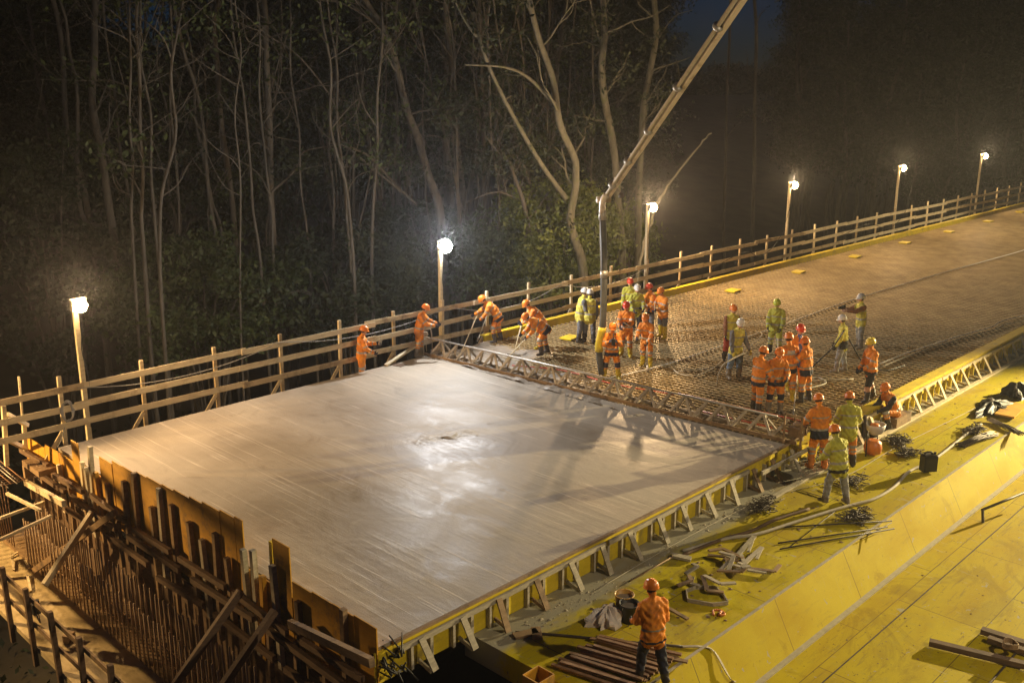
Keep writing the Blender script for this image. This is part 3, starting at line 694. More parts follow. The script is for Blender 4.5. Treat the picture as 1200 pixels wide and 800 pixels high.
def remeshed(mb, voxel, smooth=2):
    me = bpy.data.meshes.new('tmp'); me.from_pydata(mb.v, [], mb.f)
    o = bpy.data.objects.new('tmp', me); COL.objects.link(o)
    r = o.modifiers.new('r', 'REMESH'); r.mode = 'VOXEL'; r.voxel_size = voxel; r.use_smooth_shade = True
    if smooth:
        s = o.modifiers.new('s', 'SMOOTH'); s.iterations = smooth; s.factor = .5
    dg = bpy.context.evaluated_depsgraph_get(); dg.update()
    out = bpy.data.meshes.new_from_object(o.evaluated_get(dg))
    bpy.data.objects.remove(o); bpy.data.meshes.remove(me); return out

# glove prototype: points along -Z (fingers down), palm faces +Y, thumb at +X
def glove_mesh(side):
    mb = MB()
    capsule(mb, (0, 0, .01), (0, .004, -.07), .030, .040, .5)
    capsule(mb, (-.022, .004, -.06), (.022, .004, -.06), .019, .019)
    for i, (fx, L) in enumerate([(.032, .070), (.011, .080), (-.011, .075), (-.031, .060)]):
        a = Vector((fx, .004, -.085)); b = a+Vector((fx*.12, .012, -L*.45)); c = b+Vector((0, .030, -L*.28)); d = c+Vector((0, .022, .004))
        capsule(mb, a, b, .0105, .010, n=8); capsule(mb, b, c, .010, .0092, n=8); capsule(mb, c, d, .0092, .0085, n=8)
    a = Vector((.034, .004, -.022)); b = Vector((.062, .020, -.052)); c = Vector((.060, .038, -.080))
    capsule(mb, a, b, .015, .012, n=8); capsule(mb, b, c, .012, .010, n=8)
    if side < 0: mb.v = [(-x, y, z) for x, y, z in mb.v]; mb.f = [tuple(reversed(f)) for f in mb.f]
    me = remeshed(mb, .0055, 1)
    return me
GLOVE = {}
def glove(side, mat):
    k = (side, mat)
    if k not in GLOVE:
        base = GLOVE.get(side) or glove_mesh(side); GLOVE[side] = base
        me = base.copy(); me.materials.clear(); me.materials.append(CL[mat]); me.name = 'glove'; GLOVE[k] = me
    return GLOVE[k]
def helmet_mesh():
    mb = MB(); n = 28; vs = []; rows = 9
    for i in range(rows+1):
        t = i/rows*math.pi/2
        for j in range(n):
            a = 2*math.pi*j/n; rr_ = math.cos(t)**.8
            ridge = 1+.035*max(0, math.cos(a*2))**12*(1 if abs(math.sin(a)) > .5 else 1)*(rr_ < .98)
            vs.append(Vector((.125*rr_*math.cos(a), .150*rr_*math.sin(a), .145*math.sin(t)*1.0*ridge)))
    fs = [(i*n+j, i*n+(j+1) % n, (i+1)*n+(j+1) % n, (i+1)*n+j) for i in range(rows) for j in range(n)]
    mb.add(vs, fs, 0, True)
    # top ridge, rim and peak
    mb.bar((0, -.10, .112), (0, .0, .146), .03, .02); mb.bar((0, 0, .146), (0, .10, .112), .03, .02)
    rim = []; 
    for j in range(n):
        a = 2*math.pi*j/n; f = max(0, math.sin(a))
        rim.append((Vector((.123*math.cos(a), .149*math.sin(a), .002)), Vector((.128*math.cos(a), (.154+.042*f**4)*math.sin(a), -.018-.006*f))))
    vs = [p for q in rim for p in q]+[p-Vector((0, 0, .006)) for q in rim for p in q]
    fs = []
    for j in range(n):
        a, b, c, d = 2*j, 2*j+1, 2*((j+1) % n)+1, 2*((j+1) % n); o = 2*n
        fs += [(a, b, c, d), (a+o, d+o, c+o, b+o), (b, b+o, c+o, c)]
    mb.add(vs, fs, 0, True)
    me = bpy.data.meshes.new('helmet'); me.from_pydata(mb.v, [], mb.f); me.polygons.foreach_set('use_smooth', [True]*len(mb.f)); return me
HELMET0 = helmet_mesh(); HELMETS = {}
def helmet(c):
    if c not in HELMETS:
        me = HELMET0.copy(); me.materials.append(HM[c]); me.name = 'helmet'; HELMETS[c] = me
    return HELMETS[c]
def dirv(fwd, out, side): 
    f, o = R(fwd), R(out)
    return Vector((side*math.sin(o), math.sin(f)*math.cos(o), -math.cos(f)*math.cos(o)))
HANDS = {}
def person(key, foot, facing, label, outfit, pose=None, h=1.76, helm_c='orange', group=None):
    """outfit: jacket, sleeve, trousers, boots, band(bool), hem(colour or None), short"""
    p = dict(lean=4, nod=8, turn=0, larm=((10, 8), (25, 4)), rarm=((10, 8), (25, 4)), lleg=((6, 5), (-4, 3)), rleg=((-3, 5), (-8, 3)))
    p.update(pose or {})
    X = Vector((1, 0, 0)); P0 = Vector((0, 0, .95)); Ls = R(p['lean'])
    u1 = Vector((0, math.sin(Ls*.8), math.cos(Ls*.8))); u2 = Vector((0, math.sin(min(Ls*1.2, 1.5)), math.cos(min(Ls*1.2, 1.5))))
    mid = P0+u1*.26; N = mid+u2*.27; f2 = Vector((0, u2.z, -u2.y))
    nh = Ls*.7+R(p['nod']*.5); un = Vector((0, math.sin(nh), math.cos(nh)))
    hc = N+un*.172+Vector((0, .02, 0)); fh = Vector((0, un.z, -un.y))
    hr = Matrix.Rotation(R(p['turn']), 3, un); fh = hr @ fh
    bones = []   # name, a, b, ra, rb, flat
    mb = MB()
    def bone(nm, a, b, ra, rb, flat=1.0, xd=X): capsule(mb, a, b, ra, rb, flat, xd); bones.append((nm, Vector(a), Vector(b), ra, rb))
    bulk = outfit.get('bulk', 1.0)*1.10; ab = 1+(bulk-1)*1.2
    bone('torso', P0-u1*.10, mid, .178*bulk, .170*bulk, .78); bone('torso', mid, N-u2*.10, .172*bulk, .185*bulk, .68)
    bone('chest', N-u2*.085-X*.135, N-u2*.085+X*.135, .078, .078)
    bone('collar', N-u2*.05, N+un*.012, .082, .064)
    bone('neck', N, N+un*.10, .056, .052)
    bone('head', hc-un*.045+fh*.012, hc+un*.035-fh*.008, .073, .088, 1.15)
    capsule(mb, hc-un*.088+fh*.050, hc-un*.045+fh*.055, .032, .040)               # chin and jaw
    capsule(mb, hc-un*.005+fh*.098, hc-un*.032+fh*.116, .010, .016)             # nose
    sxv = hr @ X
    for s in (-1, 1): capsule(mb, hc+sxv*s*.088-un*.025, hc+sxv*s*.090+un*.012, .012, .016); 
    hands = []
    for s, kk in ((-1, 'larm'), (1, 'rarm')):
        (a1, o1), (a2, o2) = p[kk]; S = N-u2*.085+X*s*.175; E_ = S+dirv(a1, o1, s)*.29; W = E_+dirv(a2, o2, s)*.255
        bone('upper', S, E_, .078*ab, .066*ab); bone('fore', E_, W-dirv(a2, o2, s)*.01, .066*ab, .050); hands.append((s, W, dirv(a2, o2, s)))
    zmin = 9; legs = []
    for s, kk in ((-1, 'lleg'), (1, 'rleg')):
        (a1, o1), (a2, o2) = p[kk]; Hp = P0+X*s*.095-Vector((0, 0, .03)); K = Hp+dirv(a1, o1, s)*.42; A = K+dirv(a2, o2, s)*.41
        bone('thigh', Hp, K, .116, .092); bone('shin', K, A, .088, .072)
        fd = Vector((s*.22, 1, 0)).normalized(); tip = p.get('tip', {}).get(kk, 0)
        fd = Vector((fd.x, fd.y*math.cos(R(tip)), -math.sin(R(tip))))
        bone('foot', A+Vector((0, 0, -.02))-fd*.03, A+fd*.15-Vector((0, 0, .035)), .052, .046)
        zmin = min(zmin, A.z-.085, (A+fd*.15).z-.08); legs.append((K, A))
    me = remeshed(mb, .0155, 4)
    nv = len(me.vertices); co = np.empty(nv*3); me.vertices.foreach_get('co', co); co = co.reshape(-1, 3)
    no = np.empty(nv*3); me.vertices.foreach_get('normal', no); no = no.reshape(-1, 3)
    nf = len(me.polygons); fc = np.empty(nf*3); me.polygons.foreach_get('center', fc); fc = fc.reshape(-1, 3)
    def nearest(P):
        best = np.full(len(P), 9.); bi = np.zeros(len(P), int); bt = np.zeros(len(P))
        for i, (nm, a, b, ra, rb) in enumerate(bones):
            a_, b_ = np.array(a), np.array(b); d = b_-a_; L2 = d@d
            t = np.clip(((P-a_)@d)/L2, 0, 1); q = a_+t[:, None]*d; r = ra+(rb-ra)*t
            dd = np.linalg.norm(P-q, axis=1)-r
            if nm == 'torso': dd = dd*1.0-.012
            if nm == 'head' or nm == 'neck': dd = dd+.005
            m = dd < best; best[m] = dd[m]; bi[m] = i; bt[m] = t[m]
        return bi, bt
    names = np.array([b[0] for b in bones])
    bi, bt = nearest(co); nmv = names[bi]
    amp = np.where((nmv == 'head') | (nmv == 'neck'), 0, np.where(nmv == 'foot', .002, np.where((nmv == 'torso') | (nmv == 'chest'), .011, .008)))
    ph = RNG.uniform(0, 6, 6)
    fold = np.sin(co[:, 2]*46+4*np.sin(co[:, 0]*17+ph[0])+ph[1])*.55+np.sin(co[:, 0]*38+co[:, 2]*21+3*np.sin(co[:, 1]*23+ph[2]))*.5+np.sin(co[:, 1]*55+co[:, 2]*33+ph[3])*.35
    co = co+no*(amp*fold)[:, None]
    scale = h/1.80*1.0
    co[:, 2] -= zmin; co *= scale
    me.vertices.foreach_set('co', co.ravel())
    # zones
    bi, bt = nearest(fc); nm = names[bi]
    jk, sl, tr, bo = outfit['jacket'], outfit.get('sleeve', outfit['jacket']), outfit['trousers'], outfit['boots']
    slots = []; 
    def slot(c):
        if c not in slots: slots.append(c)
        return slots.index(c)
    mi = np.full(nf, slot(jk))
    i_lo = [i for i, b in enumerate(bones) if b[0] == 'torso'][0]; i_hi = [i for i, b in enumerate(bones) if b[0] == 'torso'][1]
    mi[(nm == 'upper') | (nm == 'fore')] = slot(sl)
    thigh = nm == 'thigh'; shin = nm == 'shin'; footm = nm == 'foot'
    mi[thigh] = slot(tr); along = (fc-np.array(P0))@np.array(u1); nearp = np.linalg.norm(fc-np.array(P0), axis=1) < .30
    mi[thigh & (along > -.17) & nearp] = slot(jk)
    mi[shin] = slot(outfit.get('shin', tr)); 
    top = outfit.get('boot_top', .40); mi[shin & (bt > top)] = slot(bo); mi[footm] = slot(bo)
    if outfit.get('hem'): mi[((bi == i_lo) | thigh) & (along > -.17) & (along < -.17+.36*outfit.get('hem_t', .30)) & nearp] = slot(outfit['hem'])
    if outfit.get('band', True) == 'low':
        mi[(bi == i_lo) & (along > .05) & (along < .085)] = slot('silver')
    elif outfit.get('band', True):
        sv = slot('silver')
        mi[(bi == i_lo) & (along > .03) & (along < .085)] = sv; mi[(bi == i_hi) & (bt > .30) & (bt < .50)] = sv
        if outfit.get('sleeve', jk) == jk: mi[(nm == 'upper') & (bt > .62) & (bt < .78)] = sv; mi[(nm == 'fore') & (bt > .55) & (bt < .72)] = sv
        if tr in ('orange', 'yellow', 'orange_dirty'): mi[thigh & (bt > .86)] = sv; mi[shin & (bt > .18) & (bt < .28)] = sv
    if outfit.get('knee'): mi[(thigh & (bt > .88)) | (shin & (bt < .25))] = slot(outfit['knee'])
    if outfit.get('front'):          # open jacket front
        mi[((bi == i_lo) | (bi == i_hi)) & (np.abs(fc[:, 0]) < .06) & (fc[:, 1] > np.array(mid).tolist()[1]*.5+.05)] = slot(outfit['front'])
    if outfit.get('patch'):
        m = (bi == i_hi) & (fc[:, 1] < mid.y) & (np.abs(fc[:, 0]) < .10) & (bt > .52) & (bt < .95); mi[m] = slot('white')
    mi[(nm == 'head') | (nm == 'neck')] = slot('skin')
    hd = (nm == 'head'); rel_ = fc-np.array(hc); lu = rel_@np.array(un); lf = rel_@np.array(fh); lx = rel_@np.array(sxv)
    mi[hd & (lf < .02) & (lu > -.04)] = slot('hair'); mi[hd & (lf < -.03) & (lu > -.075)] = slot('hair')
    mi[hd & (lf > .06) & (np.abs(np.abs(lx)-.034) < .015) & (np.abs(lu-.004) < .010)] = slot('eye')
    mi[hd & (lf > .06) & (np.abs(lx) < .026) & (np.abs(lu+.062) < .008)] = slot('lip')
    if outfit.get('hood'): mi[(nm == 'collar')] = slot(outfit['hood'])
    me.materials.clear()
    for c in slots: me.materials.append(CL[c])
    me.polygons.foreach_set('material_index', mi.astype(np.int32)); me.polygons.foreach_set('use_smooth', [True]*nf)
    me.name = 'body'
    rz = R(facing-90)
    root = empty('person', foot, rz, label, 'person', group)
    bo_ = bpy.data.objects.new('body', me); link(bo_, root)
    def T3(v): v = Vector(v); return Vector((v.x, v.y, v.z-zmin))*scale
    hm = bpy.data.objects.new('helmet', helmet(helm_c)); link(hm, root)
    rot = Matrix((sxv, fh, un)).transposed()
    hm.matrix_local = Matrix.Translation(T3(hc+un*.040)) @ rot.to_4x4() @ Matrix.Scale(scale*.93, 4)
    gl = outfit.get('gloves', 'navy')
    hl = {}
    for s, W, d in hands:
        g = bpy.data.objects.new('glove' if gl != 'skin' else 'hand', glove(s, gl)); link(g, root)
        z = -d; fwd = Vector((-s*1.0, .25, 0)); y = (fwd-z*fwd.dot(z)).normalized(); x = y.cross(z)
        if x.dot(Vector((0, 1, 0)))*s < 0 and abs(d.z) > .5: pass
        g.matrix_local = Matrix.Translation(T3(W)) @ Matrix((x, y, z)).transposed().to_4x4() @ Matrix.Scale(scale*1.12, 4)
        hp = T3(W+d*.085); w = Matrix.Translation(Vector(foot)) @ Matrix.Rotation(rz, 4, 'Z') @ hp; hl[s] = w
    hl['head'] = Matrix.Translation(Vector(foot)) @ Matrix.Rotation(rz, 4, 'Z') @ T3(hc)
    HANDS[key] = hl
    return root

O = dict(jacket='orange', trousers='orange', boots='kboot', hem='navy', hem_t=.34)
def oo(**k): d = dict(O); d.update(k); return d
V = dict(jacket='vest', sleeve='grey', trousers='grey', boots='kboot', hem=None)
def vv(**k): d = dict(V); d.update(k); return d
AWAY, TOW, RIGHT, LEFT = 44, 224, -46, 134
FEET = -.03
person('p1', Vector((8.95, .16, -.42)), RIGHT+15, 'person in plain orange workwear standing alone between fence and slab, holding a small device', oo(hem=None), dict(larm=((45, 2), (95, -25)), rarm=((20, 6), (60, -10)), nod=20))
person('p2', at(492, 418, FEET), RIGHT-5, 'person in orange workwear gripping the winch at the far end of the screed', oo(boots='dboot', hem='orange_dirty'), dict(lean=14, larm=((45, 5), (75, -8)), rarm=((40, 10), (80, -5)), nod=25), h=1.72)
person('p3', at(583, 401, FEET), LEFT+8, 'person bending with a long pale rake in front of the fence, nearest the middle lamp', oo(), dict(lean=42, nod=14, larm=((25, 0), (42, -15)), rarm=((50, -4), (62, -12)), lleg=((24, 8), (-10, 5)), rleg=((-6, 8), (-14, 5))), h=1.80)
person('p4', at(634, 408, FEET), LEFT+5, 'person in orange jacket stooping behind another bent raker by the fence', oo(boots='yboot', hem=None), dict(lean=40, nod=20, larm=((30, 2), (48, -18)), rarm=((40, 4), (50, -18)), lleg=((14, 8), (-4, 5)), rleg=((-4, 8), (-10, 5))), h=1.78)
person('p5', at(638, 416, FEET), LEFT+14, 'person bent double with navy waistband raking the fresh concrete, in front of another raker', oo(hem_t=.5), dict(lean=62, nod=2, larm=((14, 0), (40, -15)), rarm=((28, -3), (55, -15)), lleg=((30, 9), (-8, 6)), rleg=((-6, 9), (-18, 6))), h=1.76)
person('p6', at(679, 401, FEET), RIGHT+10, 'person in white helmet, vest and dark grey clothes leaning toward the fence', vv(), dict(lean=10, larm=((25, 5), (60, -10)), rarm=((15, 6), (40, 0))), h=1.84, helm_c='white')
person('p7', at(690, 402, FEET), AWAY-6, 'person seen from behind in a bright yellow vest with pale grey helmet near the fence', vv(bulk=1.05, hood='grey'), dict(lean=4, larm=((5, 10), (12, 6)), rarm=((12, 10), (30, 4))), h=1.80, helm_c='white')
person('p8', at(744, 393, FEET), TOW+10, 'person in white helmet and yellow green jacket with dark trousers, left of the lamp pole', dict(jacket='yellow', trousers='black', boots='kboot', hem=None), dict(larm=((20, 10), (60, -12)), rarm=((18, 10), (55, -10)), nod=15), h=1.78, helm_c='white')
person('p8b', at(737, 386, FEET), TOW-10, 'person in red helmet half hidden behind the white helmet left of the lamp pole', dict(jacket='yellow', trousers='black', boots='kboot', hem=None), {}, h=1.84, helm_c='red')
person('p9', at(762, 392, FEET), LEFT+20, 'red helmeted person in orange jacket with dark trousers just right of the lamp pole', oo(trousers='grey', boots='kboot', hem='black', hem_t=.2), dict(larm=((20, 8), (70, -10)), rarm=((30, 6), (80, -12)), nod=18), h=1.78, helm_c='red')
person('p10', at(776, 396, FEET), LEFT+35, 'person in orange jacket and grey trousers with tall yellow boots holding a shovel upright', oo(trousers='grey', boots='yboot', hem=None, boot_top=.05), dict(larm=((30, 6), (75, -10)), rarm=((38, 4), (70, -10)), nod=22, lean=8), h=1.76)
person('p11', at(733, 418, FEET), TOW-18, 'person in red orange helmet reading papers behind the one beside the pump hose', oo(boots='yboot', hem=None), dict(larm=((35, 6), (95, -20)), rarm=((28, 6), (70, -18)), nod=22), h=1.80, helm_c='red')
person('p12', at(716, 444, FEET), TOW, 'person in orange suit with dark knees beside the pump hose, hands at the chest', oo(boots='yboot', knee='navy', boot_top=.35), dict(larm=((30, 14), (125, -25)), rarm=((30, 14), (125, -25)), lleg=((4, 12), (0, 6)), rleg=((4, 12), (0, 6)), nod=22), h=1.70)
person('p13', at(757, 430, FEET), LEFT+60, 'person in orange suit with yellow boots guiding a vibrator hose right of the pump hose', oo(boots='yboot', hem=None, boot_top=.25), dict(larm=((22, 8), (45, -5)), rarm=((30, 8), (75, -14)), nod=24, lean=10), h=1.70)
person('p14', at(855, 423, FEET), TOW+5, 'person in orange helmet and vest with red trousers behind the white helmeted one in jeans', vv(sleeve='brownsleeve', trousers='redcloth', bulk=.95), dict(larm=((6, 6), (15, 2)), rarm=((4, 6), (12, 2))), h=1.80)
person('p15', at(860, 444, FEET), TOW+25, 'person in white helmet, grey jacket and yellow vest with blue jeans holding a hose', vv(trousers='jeans', boots='dboot', gloves='yboot', bulk=.95), dict(lean=8, larm=((22, 8), (35, 5)), rarm=((6, 8), (20, 4)), turn=-30, nod=22), h=1.84, helm_c='white')
person('p16', at(907, 415, FEET), TOW-25, 'person in full lime yellow suit and lime helmet behind the orange group', dict(jacket='yellow', trousers='yellow', boots='kboot', hem=None, bulk=1.05), dict(larm=((12, 12), (40, -6)), rarm=((12, 12), (42, -8)), nod=14), h=1.80, helm_c='lime')
person('p17', at(931, 458, FEET), TOW+10, 'person with red helmet and blue shirt under an open orange jacket', oo(boots='yboot', hem=None, front='blueshirt', band=False), dict(larm=((8, 10), (20, 2)), rarm=((10, 10), (30, 2)), nod=10), h=1.93, helm_c='red')
person('p18', at(921, 470, FEET), AWAY+10, 'person with white print on the back of the orange jacket, beside the red helmet', oo(boots='yboot', patch=True, bulk=1.05), dict(larm=((16, 12), (50, -6)), rarm=((16, 10), (50, -6)), nod=15), h=1.88)
person('p19', at(942, 471, FEET), LEFT-40, 'person with folded arms in orange suit, rightmost of the orange group', oo(hem_t=.5, bulk=1.08), dict(larm=((40, 16), (95, -55)), rarm=((40, 14), (95, -55)), nod=18), h=1.78)
person('p20', at(886, 484, FEET), RIGHT+25, 'person in bulky orange suit with navy hem facing right, leftmost of the orange group', oo(bulk=1.08), dict(larm=((30, 10), (85, -20)), rarm=((30, 10), (95, -30)), nod=24), h=1.78)
person('p21', at(907, 484, FEET), TOW+5, 'person in orange suit holding an upright pole, second from the left in the orange group', oo(boots='dboot', knee='navy'), dict(larm=((24, 12), (70, -20)), rarm=((26, 10), (60, -8)), nod=20), h=1.79)
person('p22', at(985, 436, FEET), AWAY+70, 'person in white helmet and yellow jacket with black hem and pale jeans carrying a hose', dict(jacket='vest', trousers='palejeans', boots='dboot', hem='black', hem_t=.75, hood='black', sleeve='vest', boot_top=.6, gloves='black', band=False), dict(larm=((10, 10), (25, 4)), rarm=((10, 10), (30, 0)), lleg=((14, 5), (4, 3)), rleg=((-6, 5), (-10, 3))), h=1.74, helm_c='white')
person('p23', at(1006, 408, FEET), LEFT+8, 'person in white helmet and yellow vest raising a camera to the left', vv(sleeve='brownsleeve', trousers='palejeans', boots='dboot', gloves='skin'), dict(larm=((68, 5), (92, -16)), rarm=((62, 6), (96, -16)), nod=2), h=1.80, helm_c='white')
person('p24', at(1017, 470, FEET), LEFT+18, 'person in yellow helmet, orange jacket and dark shorts walking by the near edge shutter', oo(trousers='black', shin='skin', boots='kboot', hem='black', band=True, boot_top=.40, patch=True), dict(larm=((24, 8), (62, -8)), rarm=((8, 8), (40, -4)), lleg=((20, 5), (4, 3)), rleg=((-16, 5), (-24, 3)), tip=dict(rleg=15)), h=1.78, helm_c='yellow')
person('p25', at(957, 549, -.58), AWAY+12, 'person in bulky orange suit with wide navy waistband at the near end of the screed', oo(bulk=1.15, hem_t=.62, boots='orange_dirty'), dict(lean=8, larm=((20, 24), (75, -20)), rarm=((20, 22), (75, -20)), nod=28), h=1.82)
person('p26', at(990, 546, -.58), AWAY-4, 'person in yellow jacket and orange trousers standing by the near edge shutter', dict(jacket='yellow', trousers='orange', boots='kboot', hem=None, bulk=1.12), dict(lean=6, larm=((14, 16), (60, -12)), rarm=((14, 16), (60, -12)), nod=20), h=1.82)
person('p27', at(979, 590, -.598), LEFT-62, 'person in yellow jacket and grey trousers on the yellow platform, seen from behind', dict(jacket='yellow', trousers='palejeans', boots='dboot', hem='black', hem_t=.22, bulk=1.14, boot_top=.75, hood='brownsleeve'), dict(lean=12, larm=((20, 14), (55, -8)), rarm=((28, 14), (65, -12)), nod=24, lleg=((16, 7), (2, 5)), rleg=((-8, 8), (-12, 5))), h=1.78)
person('p28', Vector((at(1058, 503, -.6).x, -12.62, -.60)), LEFT+20, 'person in orange vest and helmet with black sleeves squatting on the shutter rail', oo(jacket='orange', sleeve='black', hem=None, knee=None), dict(lean=26, nod=14, larm=((34, 8), (70, -12)), rarm=((30, 8), (72, -10)), lleg=((98, 12), (-18, 4)), rleg=((92, 14), (-24, 4))), h=1.78)
person('p29', at(763, 797, -.598), AWAY+22, 'person in orange jacket and dark trousers walking away in the foreground beside the steel bars', oo(trousers='navy', boots='kboot', hem='navy', hem_t=.12, hood='black', bulk=1.12, boot_top=.7, band='low'), dict(lean=5, larm=((16, 12), (58, -6)), rarm=((4, 14), (34, 0)), lleg=((14, 5), (2, 3)), rleg=((-10, 5), (-18, 3)), nod=16, turn=12), h=1.66)
# dark print on the back of p27
def tool(key_hand, tip, label, cat, name, r=.014, mat='wood', head=None, back=.35, hmat='steel'):
    a = Vector(key_hand); b = Vector(tip); d = (b-a).normalized()
    t = empty(name, b, 0, label, cat); m_ = MB(); m_.tube([a-d*back, b], r, 8); rel(m_, b).build('handle', M[mat], t)
    m_ = MB(); s = d.cross(Vector((0, 0, 1))).normalized()
    if head == 'rake': m_.bar(b-s*.22, b+s*.22, .03, .09)
    elif head == 'shovel': 
        m_.lathe([(.0, -.0), (.03, .02)], b, 8); m_.bar(b-Vector((0, 0, .0)), b+d*.26, .20, .015)
    elif head == 'rod': m_.tube([b-d*.1, b+d*.15], r*1.8, 8)
    rel(m_, b).build('head', M[hmat], t); return t
tool((HANDS['p3'][-1]+HANDS['p3'][1])/2, at(540, 414, .03), 'long pale rake pushed to the left by the person nearest the middle lamp', 'rake', 'concrete_rake', head='rake', r=.017)
tool(HANDS['p4'][-1], at(602, 416, .03), 'long pale rake held by the stooping person behind the other raker', 'rake', 'concrete_rake', head='rake', r=.016)
tool(HANDS['p5'][-1], at(590, 424, .03), 'long pale rake held low by the person bent double', 'rake', 'concrete_rake', head='rake', r=.016)
tool(HANDS['p10'][-1], Vector(HANDS['p10'][-1])*1+Vector((.05, -.05, -1.05)), 'shovel held upright by the person with tall yellow boots', 'shovel', 'shovel', head='shovel', back=.25)
tool(HANDS['p13'][-1], Vector((HANDS['p13'][-1].x+.0, HANDS['p13'][-1].y-.05, .06)), 'straight steel vibrator rod held down into the rebar right of the pump hose', 'vibrator', 'vibrator_rod', r=.018, mat='steel', head='rod', back=.15)
tool(at(909, 438, 0)+Vector((0, 0, .95)), at(913, 486, .0), 'pale upright pole standing in front of the orange group', 'pole', 'levelling_pole', r=.016, mat='hose', head='rod', back=.25)
tool(at(932, 468, 0)+Vector((0, 0, .5)), at(930, 482, .0), 'short pale pole at the feet of the person with folded arms', 'pole', 'levelling_pole', r=.014, mat='hose', head='rod', back=.25)
tool(at(582, 396, 0)+Vector((0, .3, 1.0)), at(566, 397, 0)+Vector((0, .2, .02)), 'thin splashed pole leaning on the fence behind the raker', 'pole', 'levelling_pole', r=.014, mat='hose', head='rod', back=.2)
# papers, cameras
h_ = HANDS['p11'][-1]; mb = MB(); mb.box(Vector(h_)+Vector((-.08, -.08, .03)), (.30, .22, .012), Euler((.5, .2, .6)).to_matrix()); simple('paper', mb, M['white'], 'white sheets of paper in the hands of the person with red orange helmet', 'paper')
def camera_thing(c, face, lab):
    f = Vector((math.cos(R(face)), math.sin(R(face)), 0)); s = Vector((-f.y, f.x, 0)); rot = Matrix((s, f, Vector((0, 0, 1)))).transposed()
    t = empty('photo_camera', c, 0, lab, 'camera'); c = Vector(c)
    m_ = MB(); m_.box(c, (.15, .08, .10), rot); m_.box(c+Vector((0, 0, .065)), (.06, .06, .04), rot); m_.box(c+s*-.06+f*.02, (.035, .09, .1), rot); rel(m_, c).build('camera_body', M['black'], t)
    m_ = MB(); m_.tube([c+f*.03, c+f*.15], .042, 14); m_.tube([c+f*.14, c+f*.18], .05, 14); rel(m_, c).build('lens', M['black'], t)
hh = HANDS['p23']; camera_thing((Vector(hh[-1])+Vector(hh[1]))/2+Vector((0, 0, .08)), LEFT+8, 'black camera held up by the person in yellow vest')
hh = HANDS['p12']; mb = MB(); c = (Vector(hh[-1])+Vector(hh[1]))/2; mb.box(c, (.12, .10, .16), Euler((0, 0, .7)).to_matrix()); mb.tube([c, c+Vector((0, 0, .22))], .012, 6); mb.box(c+Vector((0, 0, -.1)), (.08, .07, .05))
simple('remote_control', mb, M['black'], 'black remote control held at the chest by the person beside the pump hose', 'remote control')
hh = HANDS['p1']; mb = MB(); c = Vector(hh[-1])+Vector((.03, -.03, .04)); mb.box(c, (.09, .05, .17), Euler((0, .3, 0)).to_matrix()); mb.tube([c+Vector((0, 0, .08)), c+Vector((.02, 0, .2))], .008, 6); simple('hand_radio', mb, M['hose'], 'small grey device with short aerial held by the lone person at the fence', 'radio')
# hoses carried / lying on the mat
cable('vibrator_hose', [HANDS['p13'][1], HANDS['p13'][1]+Vector((.35, -.2, -.1)), at(784, 426, .1), at(795, 437, .02), at(815, 440, .02), at(838, 430, .03), at(850, 418, .02)], .02, 'hose', 'hose curving across the mat from the person in orange right of the pump hose', 'hose')
hd = HANDS['p15'][-1]
cable('vibrator_hose', [at(840, 452, .0), at(843, 436, .45), at(852, 424, .8), hd, at(885, 437, .5), at(902, 450, .2), at(925, 462, .0)], .022, 'hose', 'hose held by the person in jeans and drooping on both sides', 'hose')
c22 = Vector(HANDS['p22']['head'])-Vector((0, 0, .22))
cable('vibrator_hose', [at(950, 432, .02), at(962, 420, .35), at(975, 408, .85), c22+Vector((-.12, -.15, .0)), c22+Vector((.25, .1, -.02)), at(1003, 412, .5), at(1012, 424, .02), at(1035, 434, .02), at(1060, 428, .02)], .022, 'black', 'dark hose slung over the shoulders of the person in pale jeans', 'hose')
cable('mat_hose', [at(690, 448, .01), at(740, 437, .01), at(790, 424, .01), at(860, 400, .01), at(930, 376, .01), at(1003, 350, .01), at(1100, 321, .01), at(1200, 293, .01), at(1300, 262, .01)], .019, 'white', 'long thin white pipe running the length of the rebar mat', 'pipe', 6)
cable('mat_hose', [at(1031, 426, .01), at(1070, 411, .01), at(1130, 392, .01), at(1162, 383, .01), at(1175, 376, .01), at(1215, 366, .01)], .019, 'white', 'paired white pipe on the mat near the right picture edge', 'pipe', 6)
cable('mat_hose', [at(1032, 430, .01), at(1075, 413, .01), at(1132, 395, .01), at(1166, 386, .01), at(1180, 380, .01), at(1225, 372, .01)], .020, 'hose', 'thinner companion pipe beside the white one near the right picture edge', 'pipe', 6)
cable('mat_hose', [at(930, 458, .01), at(955, 453, .01), at(968, 448, .01), at(958, 442, .01), at(944, 446, .01), at(1000, 444, .01)], .022, 'hose', 'loop of pale hose on the mat right of the orange group', 'hose')
cable('mat_hose', [at(795, 435, .01), at(845, 429, .01), at(857, 418, .02), at(880, 405, .02), at(893, 392, .05), at(886, 388, .05)], .018, 'hose', 'thin pale hose snaking on the mat behind the person in jeans', 'hose')
cable('mat_hose', [at(600, 428, .05), at(660, 434, .05), at(720, 450, .05), at(790, 462, .05)], .018, 'red', 'thin red hose lying in the rough concrete behind the screed', 'hose')
